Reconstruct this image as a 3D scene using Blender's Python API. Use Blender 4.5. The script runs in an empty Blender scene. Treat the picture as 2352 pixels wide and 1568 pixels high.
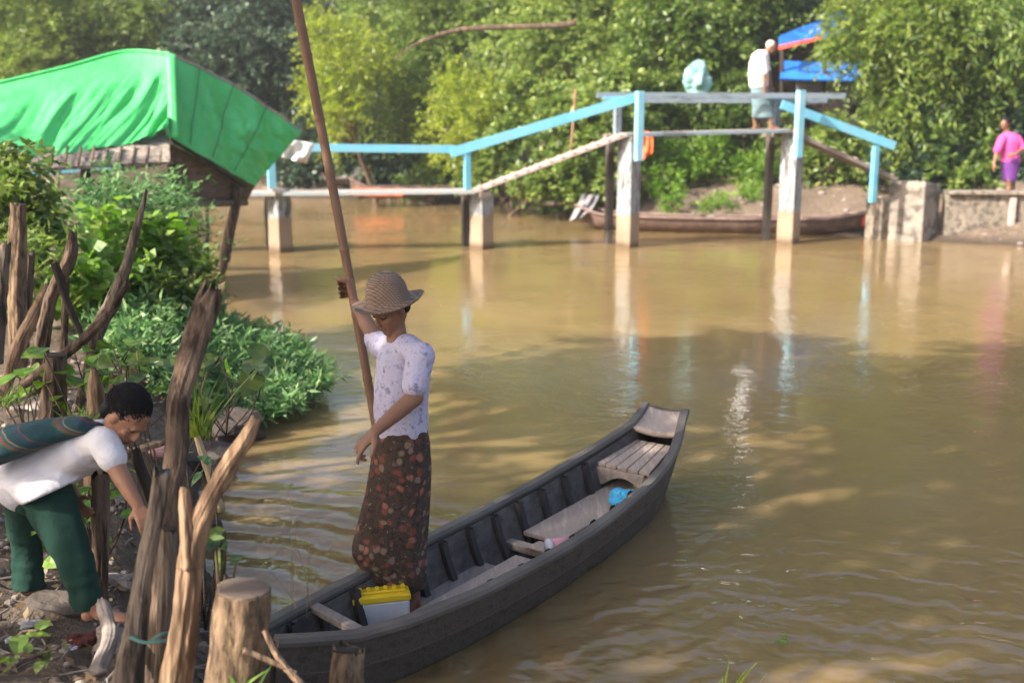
import bpy, bmesh, math
import numpy as np
from mathutils import Vector, Matrix
R = math.radians
C = bpy.context.scene.collection
sc = bpy.context.scene
rng = np.random.default_rng(7)

# ---------------------------------------------------------------- camera, sky, sun
CZ, PITCH, F, IW, IH = 2.3, R(11.8), 2470.0, 2352.0, 1568.0
cd = bpy.data.cameras.new('camera'); cam = bpy.data.objects.new('camera', cd); C.objects.link(cam)
cam.location = (0, 0, CZ); cam.rotation_euler = (R(90) - PITCH, 0, 0)
cd.sensor_width = 36; cd.lens = 36 * F / IW; cd.clip_start = .05; cd.clip_end = 2000
cd.dof.use_dof = True; cd.dof.focus_distance = 4.6; cd.dof.aperture_fstop = 2.1
sc.camera = cam
SUN_EL, SUN_AZ = R(37), math.atan2(-.86, -.5)       # the sun stands left of and a little behind the camera
sdir = Vector((math.sin(SUN_AZ) * math.cos(SUN_EL), math.cos(SUN_AZ) * math.cos(SUN_EL), math.sin(SUN_EL)))
w = bpy.data.worlds.new('World'); sc.world = w; w.use_nodes = True
nt = w.node_tree; sky = nt.nodes.new('ShaderNodeTexSky'); sky.sky_type = 'NISHITA'; sky.sun_disc = False
sky.sun_elevation = SUN_EL; sky.sun_rotation = SUN_AZ; sky.air_density = 1.0; sky.dust_density = 6.0
nt.links.new(sky.outputs[0], nt.nodes['Background'].inputs[0]); nt.nodes['Background'].inputs[1].default_value = .15
sl = bpy.data.lights.new('sun', 'SUN'); sl.energy = 4.7; sl.angle = R(.5); sl.color = (1, .93, .8)
so = bpy.data.objects.new('sun', sl); C.objects.link(so); so.rotation_euler = sdir.to_track_quat('Z', 'Y').to_euler()
sc.view_settings.view_transform = 'Standard'; sc.view_settings.look = 'None'; sc.view_settings.exposure = 1.3
sc.render.engine = 'CYCLES'; cy = sc.cycles
cy.use_denoising = True; cy.max_bounces = 6; cy.diffuse_bounces = 3; cy.glossy_bounces = 3; cy.transmission_bounces = 3
cy.transparent_max_bounces = 4; cy.caustics_reflective = False; cy.caustics_refractive = False; cy.sample_clamp_indirect = 6

# thin haze volume, added to lift the blacks as lens flare would
hm = bpy.data.materials.new('added_haze'); hm.use_nodes = True; ht = hm.node_tree; ht.nodes.clear()
hv = ht.nodes.new('ShaderNodeVolumePrincipled'); hv.inputs['Color'].default_value = (.93, .96, 1, 1); hv.inputs['Density'].default_value = .0013; hv.inputs['Anisotropy'].default_value = .2
ht.links.new(hv.outputs[0], ht.nodes.new('ShaderNodeOutputMaterial').inputs['Volume'])
hb = bpy.data.meshes.new('haze'); hx0, hx1, hy0, hy1, hz0, hz1 = -420, 420, -320, 540, -2, 20
hb.from_pydata([(x, y, z) for x in (hx0, hx1) for y in (hy0, hy1) for z in (hz0, hz1)], [], [(0, 1, 3, 2), (4, 6, 7, 5), (0, 4, 5, 1), (2, 3, 7, 6), (0, 2, 6, 4), (1, 5, 7, 3)])
ho = bpy.data.objects.new('haze', hb); C.objects.link(ho); hb.materials.append(hm); ho['kind'] = 'stuff'; ho['label'] = 'thin haze added over the river to lift the shadows'; ho['category'] = 'haze'
cy.volume_bounces = 0

# ---------------------------------------------------------------- measuring from the photograph
def ray(x, y):
    u = (x - IW / 2) / F; v = -(y - IH / 2) / F; c, s = math.cos(PITCH), math.sin(PITCH)
    return np.array([u, c + v * s, -s + v * c])
def A(x, y, Y):
    r = ray(x, y); return np.array([0, 0, CZ]) + r * (Y / r[1])
def AZ(x, y, z):
    r = ray(x, y); return np.array([0, 0, CZ]) + r * ((z - CZ) / r[2])
def mpp(x, y, Y):                                    # metres per pixel at that place
    p = A(x, y, Y); return ((p[1]) * math.cos(PITCH) - (p[2] - CZ) * math.sin(PITCH)) / F
def unit(v):
    v = np.asarray(v, float); return v / (np.linalg.norm(v) + 1e-12)

# ---------------------------------------------------------------- materials
def new_mat(name):
    m = bpy.data.materials.new(name); m.use_nodes = True; t = m.node_tree
    b = t.nodes['Principled BSDF']; return m, t, b
def N(t, k, **kw):
    n = t.nodes.new(k)
    for a, v in kw.items(): setattr(n, a, v)
    return n
def ramp(t, src, stops, interp='LINEAR'):
    n = t.nodes.new('ShaderNodeValToRGB'); cr = n.color_ramp; cr.interpolation = interp
    while len(cr.elements) < len(stops): cr.elements.new(.5)
    for e, (p, c) in zip(cr.elements, stops): e.position = p; e.color = (*c, 1)
    t.links.new(src, n.inputs[0]); return n.outputs[0]
def coords(t, stretch=(1, 1, 1), rot=(0, 0, 0)):
    tc = N(t, 'ShaderNodeTexCoord'); mp = N(t, 'ShaderNodeMapping'); mp.inputs['Scale'].default_value = stretch
    mp.inputs['Rotation'].default_value = rot
    t.links.new(tc.outputs['Object'], mp.inputs[0]); return mp.outputs[0]
def noise(t, vec, scale, detail=5, rough=.6):
    n = N(t, 'ShaderNodeTexNoise'); n.inputs['Scale'].default_value = scale; n.inputs['Detail'].default_value = detail
    n.inputs['Roughness'].default_value = rough; t.links.new(vec, n.inputs['Vector']); return n.outputs[0]
def bump(t, b, h, dist, prev=None):
    n = N(t, 'ShaderNodeBump'); n.inputs['Distance'].default_value = dist; n.inputs['Strength'].default_value = 1
    t.links.new(h, n.inputs['Height'])
    if prev is not None: t.links.new(prev, n.inputs['Normal'])
    t.links.new(n.outputs[0], b.inputs['Normal']); return n.outputs[0]
def mix(t, f, a, b_):
    n = N(t, 'ShaderNodeMix', data_type='RGBA'); t.links.new(f, n.inputs[0])
    for i, v in ((6, a), (7, b_)):
        if isinstance(v, tuple): n.inputs[i].default_value = (*v, 1)
        else: t.links.new(v, n.inputs[i])
    return n.outputs[2]
def math_(t, op, a, b_=None, c=None):
    n = N(t, 'ShaderNodeMath', operation=op)
    for i, v in enumerate((a, b_, c)):
        if v is None: continue
        if isinstance(v, (int, float)): n.inputs[i].default_value = v
        else: t.links.new(v, n.inputs[i])
    return n.outputs[0]
def pm(name, c1, c2=None, scale=6, rough=.8, bd=0, bs=None, stretch=(1, 1, 1), c3=None, spec=.3, fine=None, rot=0):
    m, t, b = new_mat(name); v = coords(t, stretch, (0, 0, rot))
    n = noise(t, v, scale)
    c2 = c2 or tuple(x * .7 for x in c1)
    st = [(.32, c1), (.68, c2)] if c3 is None else [(.3, c1), (.5, c2), (.7, c3)]
    col = ramp(t, n, st)
    if fine:
        nf = noise(t, v, fine, 3); col = mix(t, ramp(t, nf, [(.45, (0, 0, 0)), (.62, (1, 1, 1))]), col, tuple(x * .45 for x in c2))
    t.links.new(col, b.inputs['Base Color']); b.inputs['Roughness'].default_value = rough; b.inputs['Specular IOR Level'].default_value = spec
    if bd: bump(t, b, noise(t, v, bs or scale * 3, 6, .65), bd)
    return m
def leaf_mat(name, ca, cb, cc, tr=.35, rough=.45):
    m, t, b = new_mat(name); g = N(t, 'ShaderNodeNewGeometry'); oi = N(t, 'ShaderNodeObjectInfo')
    v = coords(t); big = noise(t, v, .8, 2)
    f = math_(t, 'ADD', math_(t, 'MULTIPLY', g.outputs['Random Per Island'], .6), math_(t, 'MULTIPLY', big, .45))
    f = math_(t, 'ADD', f, math_(t, 'MULTIPLY', math_(t, 'SUBTRACT', oi.outputs['Random'], .5), .15))
    col = ramp(t, f, [(.2, ca), (.55, cb), (.85, cc)])
    b.inputs['Roughness'].default_value = rough; b.inputs['Specular IOR Level'].default_value = .55
    t.links.new(col, b.inputs['Base Color'])
    tl = N(t, 'ShaderNodeBsdfTranslucent'); h = N(t, 'ShaderNodeHueSaturation'); h.inputs['Value'].default_value = 1.6; h.inputs['Saturation'].default_value = 1.05
    t.links.new(col, h.inputs['Color']); t.links.new(h.outputs[0], tl.inputs[0])
    ms = N(t, 'ShaderNodeMixShader'); ms.inputs[0].default_value = tr
    t.links.new(b.outputs[0], ms.inputs[1]); t.links.new(tl.outputs[0], ms.inputs[2])
    t.links.new(ms.outputs[0], t.nodes['Material Output'].inputs[0]); return m

M = {}
M['leaf_mid'] = leaf_mat('leaf_mid', (0.045, 0.090, 0.016), (0.098, 0.164, 0.029), (0.221, 0.279, 0.057))
M['leaf_olive'] = leaf_mat('leaf_olive', (.065, .115, .022), (.15, .225, .045), (.30, .36, .09))
M['leaf_lime'] = leaf_mat('leaf_lime', (0.115, 0.172, 0.016), (0.221, 0.287, 0.029), (0.344, 0.385, 0.057), .42)
M['leaf_willow'] = leaf_mat('leaf_willow', (0.066, 0.119, 0.016), (0.148, 0.213, 0.033), (0.295, 0.344, 0.074), .4)
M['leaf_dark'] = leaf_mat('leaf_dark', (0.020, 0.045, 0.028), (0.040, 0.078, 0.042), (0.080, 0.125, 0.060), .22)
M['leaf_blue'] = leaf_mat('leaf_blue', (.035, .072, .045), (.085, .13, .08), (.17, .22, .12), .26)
M['leaf_weed'] = leaf_mat('leaf_weed', (0.049, 0.131, 0.041), (0.115, 0.246, 0.082), (0.262, 0.377, 0.164), .35)
M['leaf_bright'] = leaf_mat('leaf_bright', (0.074, 0.180, 0.016), (0.164, 0.295, 0.033), (0.295, 0.394, 0.082), .42)
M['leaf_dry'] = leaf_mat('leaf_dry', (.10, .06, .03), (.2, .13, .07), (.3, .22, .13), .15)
M['bark'] = pm('bark', (.24, .165, .115), (.085, .055, .04), 9, .9, .02, 30, (1, 1, .16), fine=26)
M['bark_grey'] = pm('bark_grey', (.26, .205, .16), (.10, .075, .06), 9, .9, .02, 36, (1, 1, .14), fine=30)
M['bark_dark'] = pm('bark_dark', (.05, .036, .028), (.025, .018, .015), 8, .9, .01, 36, (1, 1, .2))
M['driftwood'] = pm('driftwood', (.56, .40, .27), (.26, .16, .1), 7, .85, .02, 26, (1, 1, .13), c3=(.46, .32, .2), fine=20)
M['bark_tan'] = pm('bark_tan', (.36, .25, .155), (.19, .125, .08), 9, .9, .025, 40, (1, 1, .3), c3=(.36, .25, .15), fine=34)
M['cutwood'] = pm('cutwood', (.19, .14, .11), (.11, .08, .065), 9, .9, .004, 30)
M['freshwood'] = pm('freshwood', (.5, .38, .24), (.38, .27, .16), 12, .8, .003)
M['bamboo'] = pm('bamboo', (.25, .14, .085), (.17, .09, .055), 4, .55, .002, 20, (1, 1, .1), c3=(.31, .19, .11))
M['hull'] = pm('hull', (.036, .029, .025), (.092, .075, .062), 3, .6, .006, 14, (8, 1.2, 7), spec=.45, rot=R(35.5), c3=(.052, .044, .040))
M['hull_rail'] = pm('hull_rail', (.135, .115, .10), (.07, .059, .052), 3, .62, .003, 30, spec=.4)
M['strake'] = pm('strake', (.21, .185, .17), (.12, .105, .1), 3, .65, .003, 20, (6, 1, 6), rot=R(35.5))
M['hull_in'] = pm('hull_in', (.042, .036, .035), (.12, .10, .092), 3, .75, .004, 14, (7, 1, 6), rot=R(35.5))
M['rib'] = pm('rib', (.028, .024, .026), (.045, .038, .038), 5, .8, .003, 24)
M['plank'] = pm('plank', (.50, .40, .33), (.33, .26, .22), 3, .85, .004, 16, (9, 1.1, 6), c3=(.42, .34, .29), fine=None, rot=R(35.5))
M['plank_dark'] = pm('plank_dark', (.24, .2, .18), (.14, .12, .115), 4, .85, .003, 16, (9, 1.1, 6), rot=R(35.5))
M['skin'] = pm('skin', (.25, .125, .075), (.2, .095, .058), 9, .5, .001, 60, spec=.4)
M['skin_boy'] = pm('skin_boy', (.33, .165, .1), (.27, .13, .08), 9, .5, .001, 60, spec=.4)
M['eye'] = pm('eye', (.012, .008, .007), (.02, .012, .01), 9, .3)
M['lip'] = pm('lip', (.2, .07, .055), (.17, .06, .045), 9, .5)
M['hair'] = pm('hair', (.004, .004, .006), (.010, .009, .011), 30, .6, .003, 90, (1, 1, .3), spec=.2)
M['hair_white'] = pm('hair_white', (.6, .56, .5), (.4, .36, .32), 30, .7, .004, 90)
M['white_shirt'] = pm('white_shirt', (.72, .70, .74), (.62, .6, .66), 3, .9, .012, 9)
M['white_cloth'] = pm('white_cloth', (.78, .77, .78), (.66, .65, .68), 3, .9, .01, 9)
M['trouser'] = pm('trouser', (.0045, .027, .020), (.0075, .038, .028), 4, .9, .012, 9)
M['pink'] = pm('pink', (.62, .10, .34), (.5, .07, .27), 4, .9, .01, 12)
M['purple'] = pm('purple', (.17, .05, .27), (.12, .035, .2), 4, .9, .01, 12)
M['longyi_grey'] = pm('longyi_grey', (.17, .25, .28), (.13, .2, .23), 4, .9, .01, 12)
M['blue_paint'] = pm('blue_paint', (.10, .34, .50), (.14, .40, .55), 2.2, .6, .003, 24, (1, 1, 1), c3=(.17, .36, .46))
M['blue_pale'] = pm('blue_pale', (.24, .50, .62), (.17, .43, .58), 2.2, .6, .003, 24, (1, 1, 1), c3=(.30, .46, .53))
M['rail_grey'] = pm('rail_grey', (.11, .19, .25), (.20, .24, .28), 3, .7, .002, 30, (.6, 6, 6), c3=(.07, .10, .13))
M['deck'] = pm('deck', (.45, .37, .33), (.3, .25, .23), 4, .85, .004, 30, c3=(.24, .34, .38))
M['deck_pale'] = pm('deck_pale', (.52, .42, .38), (.38, .3, .27), 5, .85, .006, 30)
M['concrete'] = pm('concrete', (.30, .25, .2), (.2, .17, .14), 2.5, .9, .008, 20, c3=(.36, .3, .24), fine=9)
M['concrete_pale'] = pm('concrete_pale', (.36, .30, .24), (.23, .2, .175), 2.6, .9, .006, 14, c3=(.30, .27, .25), fine=5)
M['blue_worn'] = pm('blue_worn', (.2, .34, .43), (.40, .38, .36), 3, .7, .003, 30, c3=(.14, .32, .44))
M['mat_wall'] = pm('mat_wall', (.17, .125, .105), (.08, .06, .052), 6, .9, .01, 40, (1, 1, 3))
M['thatch'] = pm('thatch', (.44, .37, .31), (.27, .22, .185), 6, .9, .012, 30, (1, 1, 1), fine=14)
M['boat_brown'] = pm('boat_brown', (.21, .14, .12), (.14, .095, .08), 3, .75, .004, 30, c3=(.26, .185, .16))
M['boat_brown_in'] = pm('boat_brown_in', (.1, .065, .055), (.06, .04, .035), 3, .8)
M['orange'] = pm('orange', (.75, .17, .05), (.6, .13, .045), 6, .7, .004)
M['red'] = pm('red', (.62, .07, .05), (.5, .05, .04), 6, .6)
M['grey_cloth'] = pm('grey_cloth', (.27, .26, .27), (.18, .17, .18), 4, .9, .01, 12)
M['blue_sheet'] = pm('blue_sheet', (.02, .12, .52), (.03, .2, .66), 3, .5, .01, 9)
M['wall_pale'] = pm('wall_pale', (.34, .31, .36), (.26, .24, .28), 3, .9)
M['teal_cloth'] = pm('teal_cloth', (.24, .43, .42), (.18, .36, .36), 4, .9, .01)
M['yellow'] = pm('yellow', (.72, .50, .02), (.62, .42, .02), 8, .45)
M['yellow_bamboo'] = pm('yellow_bamboo', (.5, .42, .05), (.38, .33, .05), 8, .6)
M['battery_case'] = pm('battery_case', (.55, .58, .64), (.42, .45, .53), 7, .35, spec=.5)
M['black_rubber'] = pm('black_rubber', (.015, .014, .014), (.03, .028, .026), 9, .6)
M['bag_blue'] = pm('bag_blue', (.05, .38, .68), (.10, .48, .75), 9, .4, .012, 22)
M['cup_pink'] = pm('cup_pink', (.72, .33, .38), (.66, .28, .33), 8, .4)
M['leaf_scrap'] = pm('leaf_scrap', (0.287, 0.328, 0.098), (0.205, 0.246, 0.066), 8, .6)
M['litter_white'] = pm('litter_white', (.62, .62, .74), (.5, .5, .64), 9, .5, .006, 20)
M['litter_pink'] = pm('litter_pink', (.55, .30, .27), (.45, .22, .2), 9, .6, .006, 20)
M['maroon'] = pm('maroon', (.09, .022, .02), (.055, .015, .015), 8, .9, .012, 20)
M['stone'] = pm('stone', (.32, .27, .24), (.2, .165, .15), 5, .9, .012, 18, c3=(.4, .34, .3))
M['stone_dark'] = pm('stone_dark', (.10, .08, .07), (.05, .04, .038), 5, .9, .02, 14)
M['twine'] = pm('twine', (.08, .2, .18), (.06, .15, .14), 8, .6)

def mat_pier():
    m, t, b = new_mat('pier_concrete'); v = coords(t)
    g = N(t, 'ShaderNodeNewGeometry'); sp = N(t, 'ShaderNodeSeparateXYZ'); t.links.new(g.outputs['Position'], sp.inputs[0])
    n1 = noise(t, v, 3.2, 6); n2 = noise(t, coords(t, (3, 3, .7)), 3, 6, .7)
    paint = ramp(t, n2, [(.34, (.07, .065, .065)), (.45, (.17, .17, .18)), (.54, (.34, .36, .385)), (.63, (.17, .23, .255)), (.74, (.28, .31, .335))])
    raw = ramp(t, n1, [(.3, (.24, .175, .125)), (.7, (.33, .25, .18))])
    h = math_(t, 'ADD', sp.outputs[2], math_(t, 'MULTIPLY', n1, .25))
    wet = ramp(t, sp.outputs[2], [(.04, (.45, .4, .35)), (.14, (1, 1, 1))])
    col = mix(t, ramp(t, h, [(.68, (0, 0, 0)), (.74, (1, 1, 1))]), raw, paint)
    mm = N(t, 'ShaderNodeMix', data_type='RGBA', blend_type='MULTIPLY'); mm.inputs[0].default_value = 1
    t.links.new(col, mm.inputs[6]); t.links.new(wet, mm.inputs[7])
    t.links.new(mm.outputs[2], b.inputs['Base Color']); b.inputs['Roughness'].default_value = .88
    bump(t, b, noise(t, v, 14, 6), .012); return m
M['pier'] = mat_pier()
M['pier_shaded'] = pm('pier_shaded', (.10, .085, .075), (.055, .047, .043), 4, .9, .01, 20)  # shade of the rear posts, put into a darker concrete colour
def mat_tarp():
    m, t, b = new_mat('green_tarpaulin'); v = coords(t); n = noise(t, v, 2.2, 4)
    st = noise(t, coords(t, (1, 1, 1)), 7, 5, .7)
    col = ramp(t, n, [(.3, (.05, .45, .115)), (.7, (.10, .56, .19))])
    col = mix(t, ramp(t, st, [(.60, (0, 0, 0)), (.74, (.75, .75, .75))]), col, (.045, .2, .085))
    t.links.new(col, b.inputs['Base Color']); b.inputs['Roughness'].default_value = .42; b.inputs['Specular IOR Level'].default_value = .5
    bump(t, b, noise(t, coords(t, (1, 1, 1)), 9, 4), .012)
    tl = N(t, 'ShaderNodeBsdfTranslucent'); tl.inputs[0].default_value = (.05, .6, .14, 1)
    ms = N(t, 'ShaderNodeMixShader'); ms.inputs[0].default_value = .15
    t.links.new(b.outputs[0], ms.inputs[1]); t.links.new(tl.outputs[0], ms.inputs[2]); t.links.new(ms.outputs[0], t.nodes['Material Output'].inputs[0])
    return m
M['tarp'] = mat_tarp()
def mat_floral():
    m, t, b = new_mat('floral_longyi'); v = coords(t)
    nz = N(t, 'ShaderNodeTexNoise'); nz.inputs['Scale'].default_value = 12; t.links.new(v, nz.inputs['Vector'])
    vm = N(t, 'ShaderNodeVectorMath', operation='MULTIPLY_ADD'); vm.inputs[1].default_value = (.05, .05, .05)
    t.links.new(nz.outputs['Color'], vm.inputs[0]); t.links.new(v, vm.inputs[2])
    vo = N(t, 'ShaderNodeTexVoronoi'); vo.inputs['Scale'].default_value = 25; t.links.new(vm.outputs[0], vo.inputs['Vector'])
    vo2 = N(t, 'ShaderNodeTexVoronoi'); vo2.inputs['Scale'].default_value = 62; t.links.new(vm.outputs[0], vo2.inputs['Vector'])
    sp = N(t, 'ShaderNodeSeparateColor'); t.links.new(vo.outputs['Color'], sp.inputs[0])
    sp2 = N(t, 'ShaderNodeSeparateColor'); t.links.new(vo2.outputs['Color'], sp2.inputs[0])
    base = ramp(t, noise(t, vm.outputs[0], 46, 4, .7), [(.0, (.02, .012, .009)), (.40, (.022, .014, .011)), (.5, (.06, .034, .024)), (.6, (.03, .02, .016)), (.68, (.20, .15, .105))], 'LINEAR')
    flow = ramp(t, sp.outputs[1], [(0, (.15, .045, .03)), (.35, (.24, .095, .065)), (.6, (.095, .04, .03)), (.8, (.18, .125, .09))], 'CONSTANT')
    on = math_(t, 'MULTIPLY', ramp(t, vo.outputs['Distance'], [(.30, (1, 1, 1)), (.5, (0, 0, 0))]), math_(t, 'GREATER_THAN', sp.outputs[0], .3))
    t.links.new(mix(t, on, base, flow), b.inputs['Base Color']); b.inputs['Roughness'].default_value = .9
    bump(t, b, noise(t, coords(t, (1, 1, .22)), 11, 4), .03); return m
M['floral'] = mat_floral()
def mat_blouse():
    m, t, b = new_mat('lavender_blouse'); v = coords(t); n = noise(t, v, 26, 5, .7); n2 = noise(t, v, 9, 3)
    col = ramp(t, n, [(.36, (.20, .18, .28)), (.48, (.46, .44, .58)), (.6, (.42, .37, .52)), (.7, (.25, .18, .33))])
    t.links.new(mix(t, ramp(t, n2, [(.5, (0, 0, 0)), (.75, (.5, .5, .5))]), col, (.46, .49, .60)), b.inputs['Base Color']); b.inputs['Roughness'].default_value = .9
    bump(t, b, noise(t, coords(t, (1, 1, .5)), 10, 4), .02); return m
M['blouse'] = mat_blouse()
def mat_hat():
    m, t, b = new_mat('woven_hat'); v = coords(t)
    w1 = N(t, 'ShaderNodeTexWave', bands_direction='Z'); w1.inputs['Scale'].default_value = 34; w1.inputs['Distortion'].default_value = 1.5; t.links.new(v, w1.inputs[0])
    w2 = N(t, 'ShaderNodeTexWave', bands_direction='DIAGONAL'); w2.inputs['Scale'].default_value = 34; w2.inputs['Distortion'].default_value = 1.5; t.links.new(v, w2.inputs[0])
    n = noise(t, v, 10, 4)
    f = math_(t, 'ADD', math_(t, 'MULTIPLY', math_(t, 'MULTIPLY', w1.outputs['Fac'], w2.outputs['Fac']), .6), math_(t, 'MULTIPLY', n, .5))
    t.links.new(ramp(t, f, [(.2, (.10, .064, .048)), (.45, (.2, .13, .095)), (.75, (.33, .225, .16))]), b.inputs['Base Color'])
    b.inputs['Roughness'].default_value = .75; bump(t, b, math_(t, 'MULTIPLY', w1.outputs['Fac'], w2.outputs['Fac']), .002); return m
M['hat'] = mat_hat()
def mat_bag():
    m, t, b = new_mat('striped_bag'); v = coords(t, (1, 1, 1), (0, R(-24), 0)); sp = N(t, 'ShaderNodeSeparateXYZ'); t.links.new(v, sp.inputs[0])
    f = math_(t, 'FRACT', math_(t, 'ADD', math_(t, 'MULTIPLY', sp.outputs[2], 9.5), math_(t, 'MULTIPLY', noise(t, v, 6, 3), .25)))
    teal = (.010, .045, .055)
    t.links.new(ramp(t, f, [(0, teal), (.40, (.05, .08, .04)), (.46, (.19, .04, .03)), (.50, (.03, .06, .07)), (.58, (.2, .15, .07)), (.61, teal), (.78, (.02, .045, .07)), (.88, (.13, .045, .04)), (.91, teal)], 'CONSTANT'), b.inputs['Base Color'])
    b.inputs['Roughness'].default_value = .9; bump(t, b, noise(t, v, 60, 3), .004); return m
M['bag'] = mat_bag()
def mat_ground():
    m, t, b = new_mat('muddy_earth'); v = coords(t)
    n1 = noise(t, v, 1.6, 8, .65); n2 = noise(t, v, 14, 6, .7); n3 = noise(t, v, 45, 4)
    col = ramp(t, n1, [(.3, (.10, .07, .05)), (.5, (.165, .12, .086)), (.7, (.235, .175, .13))])
    col = mix(t, ramp(t, n2, [(.42, (0, 0, 0)), (.66, (.85, .85, .85))]), col, (.075, .052, .04))
    col = mix(t, ramp(t, n3, [(.6, (0, 0, 0)), (.68, (.7, .7, .7))]), col, (.36, .29, .22))
    g = N(t, 'ShaderNodeNewGeometry'); sp = N(t, 'ShaderNodeSeparateXYZ'); t.links.new(g.outputs['Position'], sp.inputs[0])
    wet = ramp(t, sp.outputs[2], [(.02, (.4, .36, .33)), (.16, (1, 1, 1))])
    mm = N(t, 'ShaderNodeMix', data_type='RGBA', blend_type='MULTIPLY'); mm.inputs[0].default_value = 1
    t.links.new(col, mm.inputs[6]); t.links.new(wet, mm.inputs[7])
    t.links.new(mm.outputs[2], b.inputs['Base Color']); b.inputs['Roughness'].default_value = .92
    p = bump(t, b, n2, .05); bump(t, b, n3, .012, p); return m
M['ground'] = mat_ground()
def mat_water():
    m, t, b = new_mat('muddy_river_water'); v = coords(t)
    n0 = noise(t, v, .5, 3)
    t.links.new(ramp(t, n0, [(.3, (.18, .12, .055)), (.7, (.22, .15, .07))]), b.inputs['Base Color'])
    b.inputs['Roughness'].default_value = .03; b.inputs['IOR'].default_value = 1.33; b.inputs['Specular IOR Level'].default_value = 1.0
    b.subsurface_method = 'BURLEY'; b.inputs['Subsurface Weight'].default_value = 1; b.inputs['Subsurface Radius'].default_value = (1, 1, .8); b.inputs['Subsurface Scale'].default_value = .14
    h1 = noise(t, coords(t, (.8, 1.2, 1), (0, 0, .3)), 2.6, 3, .5); h2 = noise(t, coords(t, (.7, 1.2, 1), (0, 0, -.5)), 9, 3, .55)
    big = noise(t, v, .35, 2)
    amp = ramp(t, big, [(.38, (.22, .22, .22)), (.66, (1.4, 1.4, 1.4))])
    h = math_(t, 'ADD', math_(t, 'MULTIPLY', h1, .010), math_(t, 'MULTIPLY', h2, .008))
    h = math_(t, 'MULTIPLY', h, amp)
    # rings that run out from the boat's stern and the punting pole
    tc = N(t, 'ShaderNodeTexCoord')
    def rings(cx, cy, lam, a, d0, wd, ds=.22):
        vm = N(t, 'ShaderNodeVectorMath', operation='DISTANCE'); vm.inputs[1].default_value = (cx, cy, 0); t.links.new(tc.outputs['Object'], vm.inputs[0])
        d = math_(t, 'ADD', vm.outputs['Value'], math_(t, 'MULTIPLY', noise(t, v, 3 if ds < .3 else 1.6, 3), ds))
        s = math_(t, 'SINE', math_(t, 'MULTIPLY', d, 6.283 / lam))
        q = math_(t, 'DIVIDE', math_(t, 'SUBTRACT', d, d0), wd)
        e = math_(t, 'POWER', 2.718, math_(t, 'MULTIPLY', math_(t, 'MULTIPLY', q, q), -1.0))
        return math_(t, 'MULTIPLY', math_(t, 'MULTIPLY', s, e), a)
    h = math_(t, 'ADD', h, rings(-1.9, 4.0, .28, .0145, 1.8, .75))
    h = math_(t, 'ADD', h, rings(1.6, 1.9, .23, .0034, 2.9, 1.3, .9))
    bump(t, b, h, 1.0); return m
M['water'] = mat_water()

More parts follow.
